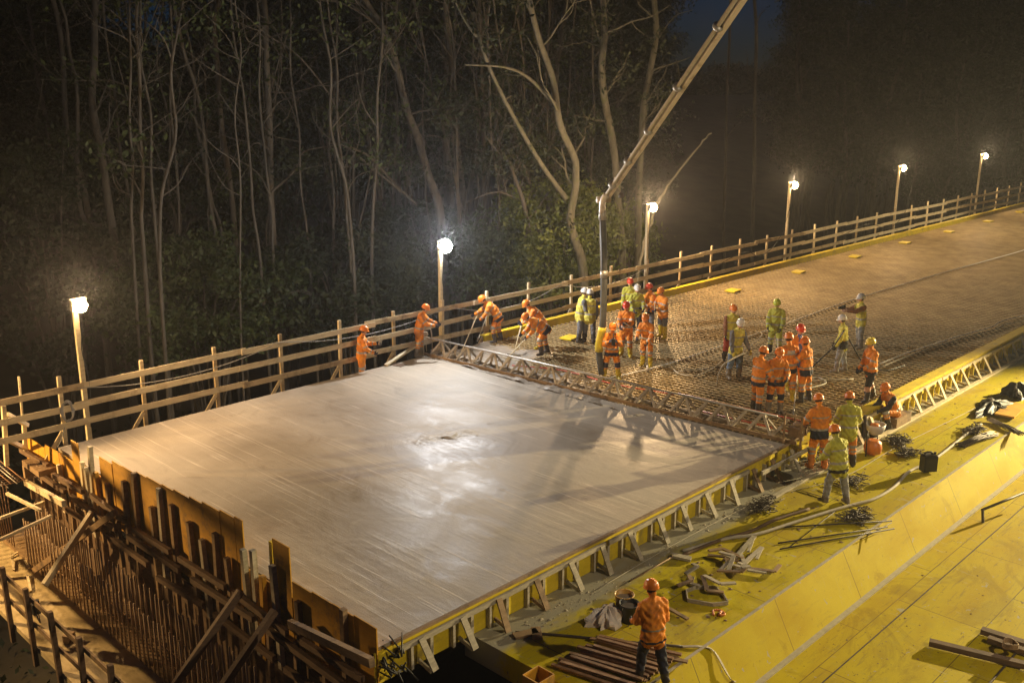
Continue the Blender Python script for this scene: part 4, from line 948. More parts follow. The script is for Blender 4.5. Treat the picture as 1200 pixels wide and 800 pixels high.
for i, (px, py) in enumerate([(668, 395), (859, 340), (936, 318), (1002, 300), (1060, 284), (1112, 271), (1158, 259), (1196, 248)]):
    c = at(px, py, .03); mb = MB(); mb.box(c+Vector((0, 0, 0)), (.62, .46, .04), Euler((0, 0, random.uniform(-.15, .15))).to_matrix())
    for q in (-1, 1): mb.box(c+Vector((q*.2, 0, -.045)), (.06, .4, .05))
    labs = ['square yellow cover board on the mat beside the two people in white helmets', 'square yellow cover board left of the fourth lamp pole'] 
    simple('cover_board', mb, M['yel'], labs[i] if i < 2 else 'square yellow cover board on the rebar mat in the row along the far fence', 'board', 'yellow cover boards on the mat' if i > 1 else None)

# ================================================================= CLUTTER ON THE YELLOW PLATFORM
PZ = -.598
def bucket(px, py, mat, lab, h=.34):
    c = at(px, py, PZ); t = empty('bucket', c, 0, lab, 'bucket')
    m_ = MB(); m_.lathe([(.13, 0), (.165, h), (.175, h), (.175, h-.02), (.155, h-.025), (.125, .02)], (0, 0, 0), 24); m_.build('bucket_body', M[mat], t)
    m_ = MB(); m_.tube([(.172*math.cos(a), .172*math.sin(a)*.4-.12*0, h-.03-.13*abs(math.sin(a))) for a in np.linspace(0, math.pi, 12)], .005, 6); m_.build('handle', M['steel'], t)
    m_ = MB(); m_.lathe([(.12, 0), (.149, .02)], (0, 0, h-.10), 20); m_.build('contents', M['rawcon'], t)
bucket(731, 716, 'bucket_yel', 'ochre yellow bucket behind a black one, next to the white sack')
bucket(737, 727, 'black', 'black bucket in front of the ochre one beside the foreground person')
def heap(name, c, sx, sy, sz, mat, lab, cat, n=22, seed=1, rough=.35):
    rs = np.random.default_rng(seed); mb = MB(); vs = []; m = n//2; ph = rs.uniform(0, 6, 8)
    for i in range(m+1):
        t = i/m*math.pi/2
        for j in range(n):
            a = 2*math.pi*j/n; r = math.cos(t)*(1+rough*.6*math.sin(3*a+ph[0])*math.sin(2*t+1)+rough*.4*math.sin(7*a+ph[1]+3*t)+rough*.3*math.sin(11*a+5*t+ph[2]))
            z = math.sin(t)*(1+rough*.5*math.sin(4*a+ph[3]+t*3)+rough*.3*math.sin(9*a+ph[4]))
            vs.append((c[0]+sx*r*math.cos(a), c[1]+sy*r*math.sin(a), c[2]+sz*z))
    mb.add(vs, [(i*n+j, i*n+(j+1) % n, (i+1)*n+(j+1) % n, (i+1)*n+j) for i in range(m) for j in range(n)], 0, False)
    return simple(name, mb, M[mat], lab, cat)
heap('sack', at(712, 727, PZ), .36, .24, .24, 'sack', 'crumpled white sack beside the two buckets', 'sack', 26, 3, .4)
heap('tarp', at(1163, 478, PZ), .85, .35, .16, 'black', 'black crumpled tarpaulin on the yellow platform near the right edge', 'tarpaulin', 30, 5, .5)
heap('tarp', at(1192, 462, PZ), .5, .3, .30, 'black', 'black folded cloth heap at the right picture edge beside the shutter', 'cloth', 26, 8, .5)
mb = MB(); mb.box(at(1185, 480, PZ+.05), (1.6, .5, .05), Euler((0, .04, .1)).to_matrix()); simple('ply_panel', mb, M['ply'], 'brown plywood panel lying under the black cloth at the right edge', 'panel')
# steel bars
for i in range(20):
    a = at(648+random.uniform(-5, 8)+i*3.0, 777-i*1.7+random.uniform(-3, 3), PZ+.02+(i % 3)*.035); d = Vector((math.cos(R(-78+random.uniform(-3, 3))), math.sin(R(-78)), 0))
    L_ = random.uniform(1.5, 2.0); b = a+d*L_; b.y = max(b.y, -14.95)
    mb = MB(); mb.bar(a, b, .06, .035, (0, 0, 1)); simple('flat_bar', mb, M['rust'] if i % 3 else M['midwood'], 'long brown bar in the stack lying at the foot of the foreground person', 'bar', 'bars stacked on the platform corner')
for i, (a, b, z, lab) in enumerate([((770, 768), (806, 775), 0, 'short brown bar sticking out to the right of the foreground person'), ((783, 712), (806, 725), 0, 'short dark wood slat right of the foreground person')]):
    mb = MB(); mb.bar(at(*a, PZ+.03), at(*b, PZ+.03), .07, .03); simple('slat', mb, M['midwood'], lab, 'slat')
bx = at(631, 800, PZ+.16); t = empty('plywood_box', bx, 0, 'open brown plywood box on the near corner of the yellow platform', 'box'); 
for (c, s) in (((0, -.16, 0), (.34, .02, .30)), ((0, .16, 0), (.34, .02, .30)), ((-.17, 0, 0), (.02, .30, .30)), ((.17, 0, 0), (.02, .30, .30)), ((0, 0, -.14), (.32, .30, .02))):
    m_ = MB(); m_.box(c, s); m_.build('side' if s[2] > .1 else 'bottom', M['ply'], t)
mb = MB(); c = at(616, 742, PZ+.03); mb.box(c, (.42, .16, .04), Euler((0, 0, -.4)).to_matrix()); mb.box(c+Vector((.14, -.12, 0)), (.16, .34, .04), Euler((0, 0, -.7)).to_matrix()); simple('angle_plate', mb, M['midwood'], 'brown angled plate near the left tip of the yellow platform', 'plate')
mb = MB(); mb.tube(spline([at(604, 740, PZ+.02), at(660, 744, PZ+.03), at(740, 752, PZ+.03), at(800, 757, PZ+.02)], 4), .022, 8); simple('steel_rod', mb, M['blacksteel'], 'long dark rod lying behind the feet of the foreground person', 'rod')
slopep = Vector((at(845, 776, -1.05).x, -15.28, -1.05))
mb = MB(); pts = spline([at(800, 757, PZ+.01), at(821, 757, PZ+.015), Vector((4.45, -15.12, -.72)), Vector((4.62, -15.4, -1.22)), at(868, 779, -1.46), at(905, 771, -1.46), at(935, 752, -1.46)], 6)
for p, q in zip(pts, pts[1:]): mb.bar(p, q, .05, .012)
simple('strap', mb, M['hose'], 'pale strap hanging over the ridge of the yellow platform', 'strap')
# pile of webbing / bent pieces
for i in range(15):
    rs = np.random.default_rng(40+i); px = 838+rs.uniform(-45, 38); py = 668-(px-838)*.28+rs.uniform(-12, 12)
    a = at(px, py, PZ+.04+rs.uniform(0, .16)); an = rs.uniform(0, 6.28); L_ = rs.uniform(.25, .6)
    b = a+Vector((math.cos(an)*L_, math.sin(an)*L_, rs.uniform(-.03, .08))); c = b+Vector((math.cos(an+1.3)*L_*.6, math.sin(an+1.3)*L_*.6, rs.uniform(-.05, .02)))
    a.z = max(a.z, PZ+.03); b.z = max(b.z, PZ+.03); c.z = max(c.z, PZ+.03)
    mb = MB(); mb.bar(a, b, .075, .03); mb.bar(b, c, .075, .03); simple('bent_batten', mb, M['midwood'] if i % 2 else M['wood_grey'], 'bent grey brown batten in the tangled heap in the middle of the yellow platform', 'batten', 'tangled heap of bent battens')
cc = [(804, 692), (806, 703), (835, 708), (853, 706), (848, 697), (838, 688), (815, 688)]
mb = MB(); P = [at(*q, PZ+.035) for q in cc]
for p, q in zip(P, P[1:]+P[:1]): mb.bar(p, q, .02, .07)
simple('metal_loop', mb, M['wood_grey'], 'closed loop of bent metal strip lying in front of the tangled heap', 'loop')
for (a, b, lab) in (((862, 653), (884, 628), 'long pale bent batten sticking up and right out of the tangled heap'), ((872, 660), (893, 641), 'second pale bent batten to the right of the tangled heap')):
    mb = MB(); p = at(*a, PZ+.06); q = at(*b, PZ+.06); mb.bar(p, q, .09, .035); mb.bar(q, q+(p-q)*.75+Vector((.12, -.1, 0)), .06, .03); simple('batten', mb, M['wood_grey'], lab, 'batten')
tt = empty('bull_float', at(741, 680, PZ+.02), 0, 'long handled trowel lying on the platform above the foreground helmet', 'trowel'); c0 = at(741, 680, PZ+.02)
m_ = MB(); m_.tube([at(739, 680, PZ+.04), at(790, 651, PZ+.06)], .014, 6); rel(m_, c0).build('handle', M['midwood'], tt)
m_ = MB(); m_.bar(at(788, 650, PZ+.06), at(810, 655, PZ+.03), .15, .05); rel(m_, c0).build('blade', M['wood_grey'], tt)
mb = MB(); c = at(840, 719, PZ)
mb.tube(spline([c+Vector((-.1, 0, .02)), c+Vector((.02, .08, .03)), c+Vector((.1, -.02, .03)), c+Vector((-.04, -.08, .03)), c+Vector((.06, -.12, .02)), c+Vector((.13, .0, .02))], 4), .02, 6); simple('cord', mb, M['orange_paint'], 'small curled orange cord on the yellow platform below the tangled heap', 'cord')
for (a, b, lab) in (((905, 618), (1045, 610), 'thin dark rod, uppermost of three lying parallel on the yellow platform'), ((912, 636), (1040, 617), 'thin dark rod, middle of three lying parallel on the yellow platform'), ((914, 643), (1048, 619), 'thin dark rod, lowest of three lying parallel on the yellow platform')):
    mb = MB(); mb.tube([at(*a, PZ+.02), at(*b, PZ+.02)], .016, 6); simple('steel_rod', mb, M['blacksteel'], lab, 'rod')
for (a, b, lab) in (((926, 640), (990, 590), 'thin rod crossing under the pale hose by the yellow jacketed person'), ((934, 573), (968, 583), 'short dark rod left of the feet of the yellow jacketed person'), ((1010, 631), (1045, 612), 'very thin rod crossing the end of the three parallel rods')):
    mb = MB(); mb.tube([at(*a, PZ+.015), at(*b, PZ+.015)], .009, 6); simple('steel_rod', mb, M['blacksteel'], lab, 'rod')
cable('pale_hose', [at(800, 645, PZ+.03), at(850, 631, PZ+.03), at(885, 626, PZ+.04), at(930, 612, PZ+.04), at(975, 598, PZ+.04), at(1000, 591, PZ+.04), at(1025, 584, PZ+.04), at(1048, 570, PZ+.04), at(1066, 552, PZ+.04), at(1090, 541, PZ+.04), at(1112, 525, PZ+.04), at(1128, 512, PZ+.04), at(1150, 497, PZ+.04)], .034, 'hose', 'thick pale hose snaking along the yellow platform past the black canister', 'hose', 10)
cable('dark_hose', [at(800, 650, PZ+.03), at(845, 632, PZ+.03), at(880, 622, PZ+.03), at(910, 608, PZ+.03), at(948, 596, PZ+.03)], .035, 'darkwood', 'dark hose lying above the pale one on the yellow platform', 'hose', 8)
cable('guide_cable', [at(700, 690, PZ+.02), at(800, 632, PZ+.02), at(900, 583, PZ+.02), at(985, 560, PZ+.02), at(1050, 524, PZ+.02), at(1125, 487, PZ+.02), at(1200, 448, PZ+.02)], .008, 'hose', 'thin white line running along the foot of the edge shutter', 'line', 6)
for (k_, c, n_, lab) in ((0, (1005, 605), 40, 'tangle of dark wire below the feet of the yellow jacketed person'), (1, (895, 592), 30, 'small dark wire tangle by the edge shutter left of the yellow jacketed person'), (2, (1052, 516), 44, 'dark wire tangle right of the orange drum'),
                   (3, (1062, 530), 34, 'lower dark wire tangle between orange drum and black canister'), (4, (1140, 505), 34, 'greyish tangle of tie wire above the bundle near the right edge'), (5, (1000, 565), 22, 'small wire tangle just behind the yellow jacketed person')):
    rs = random.Random(k_); mb = MB(); c = at(*c, PZ+.05)
    for i in range(int(n_*1.7)):
        p = c+Vector((rs.gauss(0, .2), rs.gauss(0, .09), rs.uniform(-.03, .06))); q = [p+Vector((rs.gauss(0, .11), rs.gauss(0, .11), rs.uniform(-.02, .05))) for _ in range(4)]
        q = [Vector((v.x, v.y, max(v.z, PZ+.01))) for v in q]; mb.tube(spline([p]+q, 3), .0065, 5)
    simple('wire_tangle', mb, M['tie'], lab, 'wire tangle')
for (a, b, n_, lab) in (((1125, 522), (1165, 508), 26, 'bundle of dark tie wires below the grey tangle near the right edge'), ((1163, 493), (1195, 508), 22, 'neatly strapped dark wire bundle nearest the right picture edge')):
    rs = random.Random(n_); mb = MB(); A = at(*a, PZ+.04); B = at(*b, PZ+.04)
    for i in range(n_):
        o = Vector((rs.uniform(-.06, .06), rs.uniform(-.13, .13), rs.uniform(-.03, .06))); o2 = Vector((rs.uniform(-.12, .12), rs.uniform(-.12, .12), rs.uniform(-.03, .04)))
        mb.tube([A+o, (A+B)/2+(o+o2)/2+Vector((0, 0, .03)), B+o2], .013, 5)
    simple('wire_bundle', mb, M['tie'], lab, 'wire bundle')
# black canister
jc = at(1087, 553, PZ); t = empty('canister', jc, R(-35), 'black plastic canister standing on the yellow platform with a long shadow', 'canister')
m_ = MB(); m_.box((0, 0, .21), (.34, .20, .38)); m_.box((0, 0, .41), (.28, .16, .04)); m_.box((0, 0, .21), (.28, .23, .30)); m_.v = [(x, y, z+.02) for x, y, z in m_.v]; m_.build('canister_body', M['black'], t)
m_ = MB(); m_.tube(spline([(-.12, 0, .44), (-.10, 0, .50), (.04, 0, .50), (.07, 0, .44)], 4), .02, 8); m_.build('handle', M['black'], t); m_ = MB(); m_.lathe([(.03, 0), (.03, .05)], (.14, 0, .445), 12); m_.build('cap', M['black'], t)
# drum and white bowl on stand
dr = at(1022, 532, PZ); t = empty('orange_drum', dr, 0, 'orange steel drum of a small machine beside the shutter with a pale bowl behind it', 'drum')
m_ = MB(); m_.lathe([(.14, 0), (.20, .04), (.22, .16), (.20, .30), (.12, .36)], (0, 0, .02), 20); m_.build('drum_body', M['orange_paint'], t)
m_ = MB(); m_.tube([(-.25, .05, 0), (-.27, .05, .5), (-.15, .1, .62)], .018, 6); m_.tube([(.22, .0, 0), (.22, .0, .4)], .015, 6); m_.build('frame', M['blacksteel'], t)
bw = at(1026, 513, PZ)+Vector((0, .05, 0)); t = empty('pale_bowl', bw, 0, 'wide pale basin with orange rag standing behind the orange drum', 'basin')
m_ = MB(); m_.lathe([(.12, .10), (.20, .14), (.26, .27), (.27, .38), (.25, .38), (.22, .30), (.1, .26)], (0, 0, 0), 22); m_.build('bowl_body', M['sack'], t)
m_ = MB(); m_.lathe([(.14, .31), (.12, .36), (.04, .39)], (0, 0, 0), 12); m_.build('rag', M['orange_paint'], t)
m_ = MB(); m_.lathe([(.1, 0), (.12, .12)], (0, 0, 0), 12); m_.lathe([(.05, .0), (.055, .5), (.04, .62)], (-.22, .18, 0), 12); m_.build('stand', M['blacksteel'], t)
mb = MB(); mb.box(Vector((at(1062, 503, PZ).x+.2, -12.72, PZ+.15)), (.9, .22, .30)); simple('timber_block', mb, M['midwood'], 'thick timber the squatting person sits against at the shutter foot', 'timber')
# dark timbers bottom right
for (a, b, w, lab) in (((1089, 752), (1210, 781), .13, 'dark timber, lower of those at the bottom right corner'), ((1150, 738), (1210, 757), .15, 'dark timber, upper of those at the bottom right corner'), ((1158, 748), (1210, 766), .12, 'dark timber between the other two at the bottom right corner')):
    z = -1.42; mb = MB(); mb.bar(at(*a, z), at(*b, z), w, .10); simple('dark_timber', mb, M['darkwood'], lab, 'timber')
mb = MB(); c = at(1184, 757, -1.30)
for i in range(5): mb.tube([c+Vector((.12*math.cos(a), .12*math.sin(a), .02*i+.02*math.sin(2*a))) for a in np.linspace(0, 6.28, 16)], .012, 6)
simple('wire_coil', mb, M['midwood'], 'small brown wire coil on top of the dark timbers at the bottom right', 'wire coil')
mb = MB(); mb.tube([at(1149, 609, -1.45)+Vector((0, 0, .25)), at(1205, 588, -1.45)+Vector((0, 0, .3))], .03, 8); mb.bar(at(1152, 612, -1.49), at(1150, 609, -1.45)+Vector((0, 0, .25)), .05, .05); simple('handrail_stub', mb, M['blacksteel'], 'thin dark pole propped over the lower yellow platform at the right edge', 'pole')

def crumbs(name, n, fn, mat, label, cat, smin, smax):
    mb = MB(); rs = random.Random(n)
    for i in range(n):
        p = fn(rs); q = rs.uniform(smin, smax)*(1 if rs.random() < .85 else 2.2); k = 5
        vs = [p+Vector((q*math.cos(2*math.pi*j/k)*rs.uniform(.6, 1.2), q*math.sin(2*math.pi*j/k)*rs.uniform(.6, 1.2), 0)) for j in range(k)]+[p+Vector((0, 0, q*rs.uniform(.2, .5)))]
        mb.add(vs, [(j, (j+1) % k, k) for j in range(k)])
    return tag(mb.build(name, mat), label, cat, kind='stuff')
crumbs('concrete_crumbs', 600, lambda rs: Vector((rs.uniform(2, 14), -12.42-abs(rs.gauss(0, .22)), PZ-.002)), M['wood_grey'], 'crumbs of spilled concrete along the foot of the edge shutter', 'spilled concrete', .007, .024)
crumbs('platform_debris', 900, lambda rs: Vector((rs.uniform(2.2, 30), rs.uniform(-14.9, -12.7), PZ+.001)), M['midwood'], 'small splinters and dirt scattered over the yellow platform', 'debris', .006, .022)
crumbs('lower_debris', 500, lambda rs: Vector((rs.uniform(4, 30), rs.uniform(-20, -15.7), -1.499)), M['midwood'], 'small dirt specks scattered over the lower yellow platform', 'debris', .006, .022)
# ================================================================= TREES
def noise_vec(rs, s): return Vector((rs.gauss(0, s), rs.gauss(0, s), rs.gauss(0, s)))
def branch(mb, rs, p, d, L, r, depth, tips):
    n = 5; pts = [p]; q = p.copy(); dd = d.copy()
    for i in range(n):
        dd = (dd+noise_vec(rs, .22)+Vector((0, 0, .06))).normalized(); q = q+dd*L/n; pts.append(q.copy())
    mb.tube(spline(pts, 2), lerp_list([r, r*.35], n*2+1), 6 if depth else 5, cap=False)
    tips.append(pts[-1]); tips.append(pts[3])
    if depth > 0:
        for i in (2, 3, 4):
            if rs.random() < .85:
                bd = (dd+noise_vec(rs, .6)).normalized(); branch(mb, rs, pts[i], bd, L*.55, r*.5, depth-1, tips)
def leaves(name, clumps, mat, parent, origin, n_per, size, spread, rs):
    C = np.array([[c.x, c.y, c.z] for c in clumps]); K = len(C)
    if K == 0: return None
    N = K*n_per; cen = np.repeat(C, n_per, 0)+rs.normal(0, 1, (N, 3))*np.array([spread, spread, spread*.6])
    d1 = rs.normal(0, 1, (N, 3)); d1 /= np.linalg.norm(d1, axis=1)[:, None]; d2 = rs.normal(0, 1, (N, 3)); d2 -= d1*(d1*d2).sum(1)[:, None]; d2 /= np.linalg.norm(d2, axis=1)[:, None]
    s = rs.uniform(.6, 1.4, (N, 1))*size; o = np.array(origin)
    V4 = np.stack([cen-d1*s, cen+d2*s*.5, cen+d1*s, cen-d2*s*.5], 1)-o
    me = bpy.data.meshes.new(name); me.vertices.add(N*4); me.vertices.foreach_set('co', V4.reshape(-1))
    me.loops.add(N*4); me.loops.foreach_set('vertex_index', np.arange(N*4, dtype=np.int32))
    me.polygons.add(N); me.polygons.foreach_set('loop_start', np.arange(0, N*4, 4, dtype=np.int32)); me.polygons.foreach_set('loop_total', np.full(N, 4, dtype=np.int32))
    me.update(calc_edges=True); me.materials.append(mat); ob = bpy.data.objects.new(name, me); return link(ob, parent)
def tree(line, Y, w0, w1, label, mat='bark', limbs=(), crown=('leaf_dark', 14, 60), seed=0, group=None, extend=7, lowleaf=0, base_px=None):
    """line: pixels base->top seen in the picture; Y: distance plane behind the fence; w0,w1: trunk radius in metres."""
    rs = random.Random(seed); nr = np.random.default_rng(seed)
    pts = [aty(px, py, Y+rs.uniform(-.4, .4)) for px, py in line]
    gz = ground_h(pts[0].x, Y); b = pts[0].copy()
    d = (pts[0]-pts[1]).normalized(); dz = b.z-gz
    if dz > 0: b = Vector((pts[0].x+d.x*.15*dz, pts[0].y, gz-.3)); pts = [b]+[pts[0].lerp(b, .5)+Vector((rs.uniform(-.2, .2), 0, 0))]+pts
    # continue above the frame
    d = (pts[-1]-pts[-2]).normalized(); d = (d+Vector((0, 0, .5))).normalized(); top = pts[-1]
    ext = []
    if extend:
        q = top.copy()
        for i in range(4): d = (d+noise_vec(rs, .12)+Vector((0, 0, .1))).normalized(); q = q+d*extend/4; ext.append(q.copy())
    P = pts+ext; S = spline(P, 5); rad = lerp_list([w0*1.25, w0, (w0+w1)/2, w1, w1*.35 if extend else w1*.4], len(S))
    S = [p+Vector((math.sin(i*.9+seed)*.03, math.cos(i*.7+seed)*.04, 0)) for i, p in enumerate(S)]
    root = empty('tree', (P[0].x, P[0].y, P[0].z), 0, label, 'tree', group); O_ = P[0].copy()
    mb = MB(); mb.tube(S, rad, 10)
    tips = []
    for lm in limbs:
        lp = [aty(px, py, Y+rs.uniform(-.5, .5)) for px, py in lm[1:]]
        sp_ = spline(lp, 4); mb.tube(sp_, lerp_list([lm[0], lm[0]*.4], len(sp_)), 7, cap=False)
        for i in range(2, len(sp_)-1, 3):
            if rs.random() < .8: branch(mb, rs, sp_[i], (noise_vec(rs, .7)+Vector((0, 0, .4))).normalized(), rs.uniform(.8, 1.8), lm[0]*.35, 1, tips)
    kk = len(S)
    for i in range(int(kk*.35), kk, 2):
        if rs.random() < (.75 if i < kk*.7 else .95):
            a = rs.uniform(0, 6.28); branch(mb, rs, S[i], Vector((math.cos(a), math.sin(a), rs.uniform(.2, .9))).normalized(), rs.uniform(1.4, 3.6), max(.02, rad[i]*.38), 2 if i > kk*.6 else 1, tips)
    rel(mb, O_).build('trunk', M[mat], root)
    rs.shuffle(tips); lm_, ncl, npc = crown
    cl = tips[:ncl]
    if ncl: leaves('crown', cl, M[lm_], root, O_, npc, .11, .55, nr)
    return root
T_ = [
 ([(97, 215), (77, 150), (74, 60), (58, -10)], 24, .17, .12, 'dim tree with a straight grey trunk, leftmost in the picture', {}),
 ([(137, 300), (118, 180), (108, 105), (112, 40)], 19, .22, .16, 'grey forked tree trunk above and right of the left lamp', dict(limbs=[(.07, (118, 175), (127, 150), (128, 120))])),
 ([(112, 310), (103, 270), (90, 215), (92, 120)], 22, .14, .10, 'thin dim tree just left of the forked trunk above the left lamp', {}),
 ([(185, 300), (180, 215), (165, 140), (168, 60)], 26, .11, .08, 'thin dark tree between the forked trunk and the slanting pale trunk', dict(limbs=[(.05, (183, 235), (160, 180), (142, 110))])),
 ([(258, 318), (246, 230), (231, 110), (212, 50)], 17, .13, .09, 'slender pale trunk slanting up left over the dark bush', {}),
 ([(272, 240), (258, 130), (252, 40), (256, -5)], 21, .19, .14, 'dim grey trunk left of the pale upright tree with crooked arms', {}),
 ([(321, 288), (316, 180), (313, 60), (308, -8)], 15, .20, .14, 'pale upright tree with crooked side arms in the left half of the forest', dict(limbs=[(.06, (318, 225), (345, 200), (356, 178), (395, 170)), (.05, (316, 175), (298, 168), (282, 190)), (.04, (314, 120), (330, 60), (345, 20)), (.04, (312, 108), (345, 108), (388, 96))])),
 ([(445, 235), (430, 160), (423, 60), (420, -5)], 20, .12, .09, 'thin grey trunk in a pair, left one of the two before the curving tree', {}),
 ([(440, 250), (436, 150), (428, 70), (430, 10)], 24, .12, .09, 'thin grey trunk in a pair, right one of the two before the curving tree', {}),
 ([(517, 262), (504, 210), (488, 160), (474, 115), (452, 40), (430, 5)], 13, .20, .11, 'dark curving tree leaning left just above the middle lamp', dict(limbs=[(.065, (488, 240), (462, 215), (432, 183), (402, 166), (392, 122), (352, 68), (312, 40), (270, 2)), (.045, (470, 225), (440, 200), (405, 172), (385, 168))])),
 ([(546, 268), (536, 170), (531, 100), (521, -8)], 16, .18, .12, 'straight grey trunk right above the middle lamp', {}),
 ([(528, 240), (522, 150), (521, 60), (524, -8)], 24, .24, .18, 'broad dim trunk behind the straight one above the middle lamp', {}),
 ([(566, 270), (566, 150), (564, 60), (560, -8)], 17, .13, .09, 'upright thin trunk between the middle lamp and the thin leaning stem', {}),
 ([(570, 225), (587, 110), (598, 50), (608, -8)], 15, .06, .04, 'very thin pale stem leaning right, crossing behind the branchy trees', {}),
 ([(684, 322), (673, 280), (669, 245), (676, 210), (671, 182), (655, 140), (648, 95), (632, 45), (618, -8)], 6.5, .19, .11, 'large mossy tree with a bulging bent trunk left of the pump hose', dict(mat='bark_moss', limbs=[(.125, (663, 232), (636, 195), (609, 150), (585, 105), (566, 60), (555, 15)), (.09, (650, 122), (620, 92), (592, 79), (545, 76)), (.07, (560, 45), (545, 25), (530, -5))])),
 ([(634, 335), (624, 285), (613, 240), (600, 197), (590, 185), (569, 160)], 9, .16, .07, 'snapped shorter tree with bare crooked twigs left of the large mossy tree', dict(extend=0, limbs=[(.05, (607, 233), (580, 225), (545, 238)), (.03, (620, 262), (612, 290), (608, 300)), (.04, (600, 200), (612, 170), (640, 120))])),
 ([(729, 312), (726, 250), (717, 165), (705, 80), (709, 30), (705, -8)], 7.5, .19, .13, 'tall mossy trunk directly behind the pump hose', dict(mat='bark_moss', limbs=[(.06, (706, 60), (697, 25), (690, -5)), (.03, (727, 262), (742, 225), (760, 190))])),
 ([(747, 308), (750, 200), (753, 140), (767, 50), (767, -8)], 9, .17, .13, 'tall smooth trunk between the pump hose and the lamp', dict(mat='bark_moss', limbs=[(.04, (768, 50), (790, 20), (812, 12))])),
 ([(650, 200), (648, 130), (655, 60), (664, -5)], 22, .2, .14, 'dim grey trunk behind the large mossy tree', {}),
 ([(848, 280), (850, 180), (853, 90), (856, -8)], 26, .14, .1, 'faint thin trunk in the dark right of the boom', {}),
 ([(882, 270), (884, 160), (886, 60), (884, -8)], 22, .16, .12, 'faint dark trunk above the fourth lamp against the dusk sky', {}),
 ([(938, 200), (935, 120), (934, 60), (938, -8)], 30, .18, .14, 'faint trunk right of the fourth lamp', {}),
]
for i, (ln, Y, w0, w1, lab, kw) in enumerate(T_):
    lab = lab
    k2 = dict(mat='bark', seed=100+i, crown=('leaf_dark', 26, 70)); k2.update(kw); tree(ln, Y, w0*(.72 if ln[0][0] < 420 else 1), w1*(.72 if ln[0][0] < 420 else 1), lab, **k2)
rsx = random.Random(21)
for i in range(46):
    px = rsx.choice([rsx.uniform(130, 460), rsx.uniform(150, 480), rsx.uniform(390, 700), rsx.uniform(400, 640)]); Y = rsx.uniform(9, 24); b = rsx.uniform(.03, .07)
    lean_ = rsx.gauss(0, 38)
    ln = [(px, 330-Y*3), (px+lean_*.3+rsx.uniform(-4, 4), 230), (px+lean_*.6+rsx.uniform(-6, 6), 150), (px+lean_*.85+rsx.uniform(-7, 7), 70), (px+lean_*1.1+rsx.uniform(-8, 8), -10)]
    lb = []
    for q in range(2):
        k = rsx.randint(1, 3); x0, y0 = ln[k]; sg = rsx.choice((-1, 1)); lb.append((b*.55, (x0, y0), (x0+sg*rsx.uniform(12, 25), y0-rsx.uniform(10, 40)), (x0+sg*rsx.uniform(25, 60), y0-rsx.uniform(30, 90))))
    t_ = tree(ln, Y, b, b*.6, 'slender pale young trunk among the crowded trees behind the fence', seed=400+i, crown=('leaf', 9, 50), limbs=lb, group='slender trunks in the forest')
# broken leaning stem behind the third lamp
mb = MB(); pts = [aty(744, 345, 3.2), aty(752, 300, 3.2), aty(762, 262, 3.2), aty(778, 225, 3.2), aty(800, 194, 3.2), aty(818, 172, 3.2), aty(832, 156, 3.2)]
pts = [Vector((pts[0].x-1.0, 3.2, -9.2)), Vector((pts[0].x-.3, 3.2, -4))]+pts
S = spline(pts, 5); mb.tube([p+noise_vec(random, .02) for p in S], lerp_list([.12, .10, .07, .06, .05, .03], len(S)), 8)
for q in (30, 36): mb.tube([S[q], S[q]+Vector((.1, -.05, .22))], .02, 5)
simple('dead_stem', mb, M['bark_moss'], 'bare broken stem leaning right behind the third lamp', 'dead tree')

def bush(px, py, Y, rx, rz, mat, label, seed, n=60, npc=110, size=.10):
    rs = random.Random(seed); c = aty(px, py, Y); gz = ground_h(c.x, Y); root = empty('bush', (c.x, Y, gz), 0, label, 'bush'); O_ = Vector((c.x, Y, gz))
    cl = []; mb = MB()
    while len(cl) < n:
        v = Vector((rs.uniform(-1, 1), rs.uniform(-1, 1), rs.uniform(-1, 1)))
        if v.length < 1:
            p = c+Vector((v.x*rx, v.y*rx*.7, v.z*rz)); 
            if v.length > .45 or rs.random() < .3: cl.append(p)
    for p in cl[:14]: mb.tube(spline([Vector((c.x+rs.uniform(-.3, .3), Y, gz)), c.lerp(p, .4)-Vector((0, 0, rz*.4)), p], 4), lerp_list([.07, .015], 9), 5, cap=False)
    rel(mb, O_).build('stem', M['bark'], root); leaves('foliage', cl, M[mat], root, O_, npc, size, .42, np.random.default_rng(seed)); return root
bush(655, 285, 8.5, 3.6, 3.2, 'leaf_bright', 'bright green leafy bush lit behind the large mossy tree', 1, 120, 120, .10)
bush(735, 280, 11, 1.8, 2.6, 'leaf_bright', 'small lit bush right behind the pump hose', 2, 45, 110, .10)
bush(590, 300, 10, 3.2, 2.5, 'leaf', 'dark green bush right of the middle lamp', 3, 80, 110, .10)
bush(235, 350, 13, 4.6, 2.6, 'leaf', 'wide dark bush between the left lamp and the middle of the fence', 4, 120, 120, .11)
bush(400, 335, 12, 4.5, 2.4, 'leaf_dark', 'dark undergrowth bush left of the middle lamp behind the fence', 5, 90, 110, .11)
bush(480, 310, 16, 4.0, 3.5, 'leaf_dark', 'dim bush behind the middle lamp pole', 6, 80, 110, .12)
bush(60, 300, 20, 5, 5.0, 'leaf_dark', 'dim tall bush at the left picture edge above the left lamp', 7, 90, 110, .13)
bush(330, 230, 24, 5, 6, 'leaf_dark', 'dim leafy mass behind the pale upright tree', 8, 110, 100, .14)
bush(180, 200, 27, 6, 7, 'leaf_dark', 'dim leafy mass behind the forked trunk', 9, 120, 100, .15)
bush(470, 120, 26, 5, 7, 'leaf_dark', 'dim leafy mass behind the curving tree', 10, 100, 100, .15)
bush(600, 110, 24, 4, 6, 'leaf', 'dim leafy mass above the snapped tree', 11, 80, 100, .14)
bush(690, 170, 22, 3, 5, 'leaf', 'dim leafy mass between large mossy tree and pump hose', 12, 60, 100, .13)
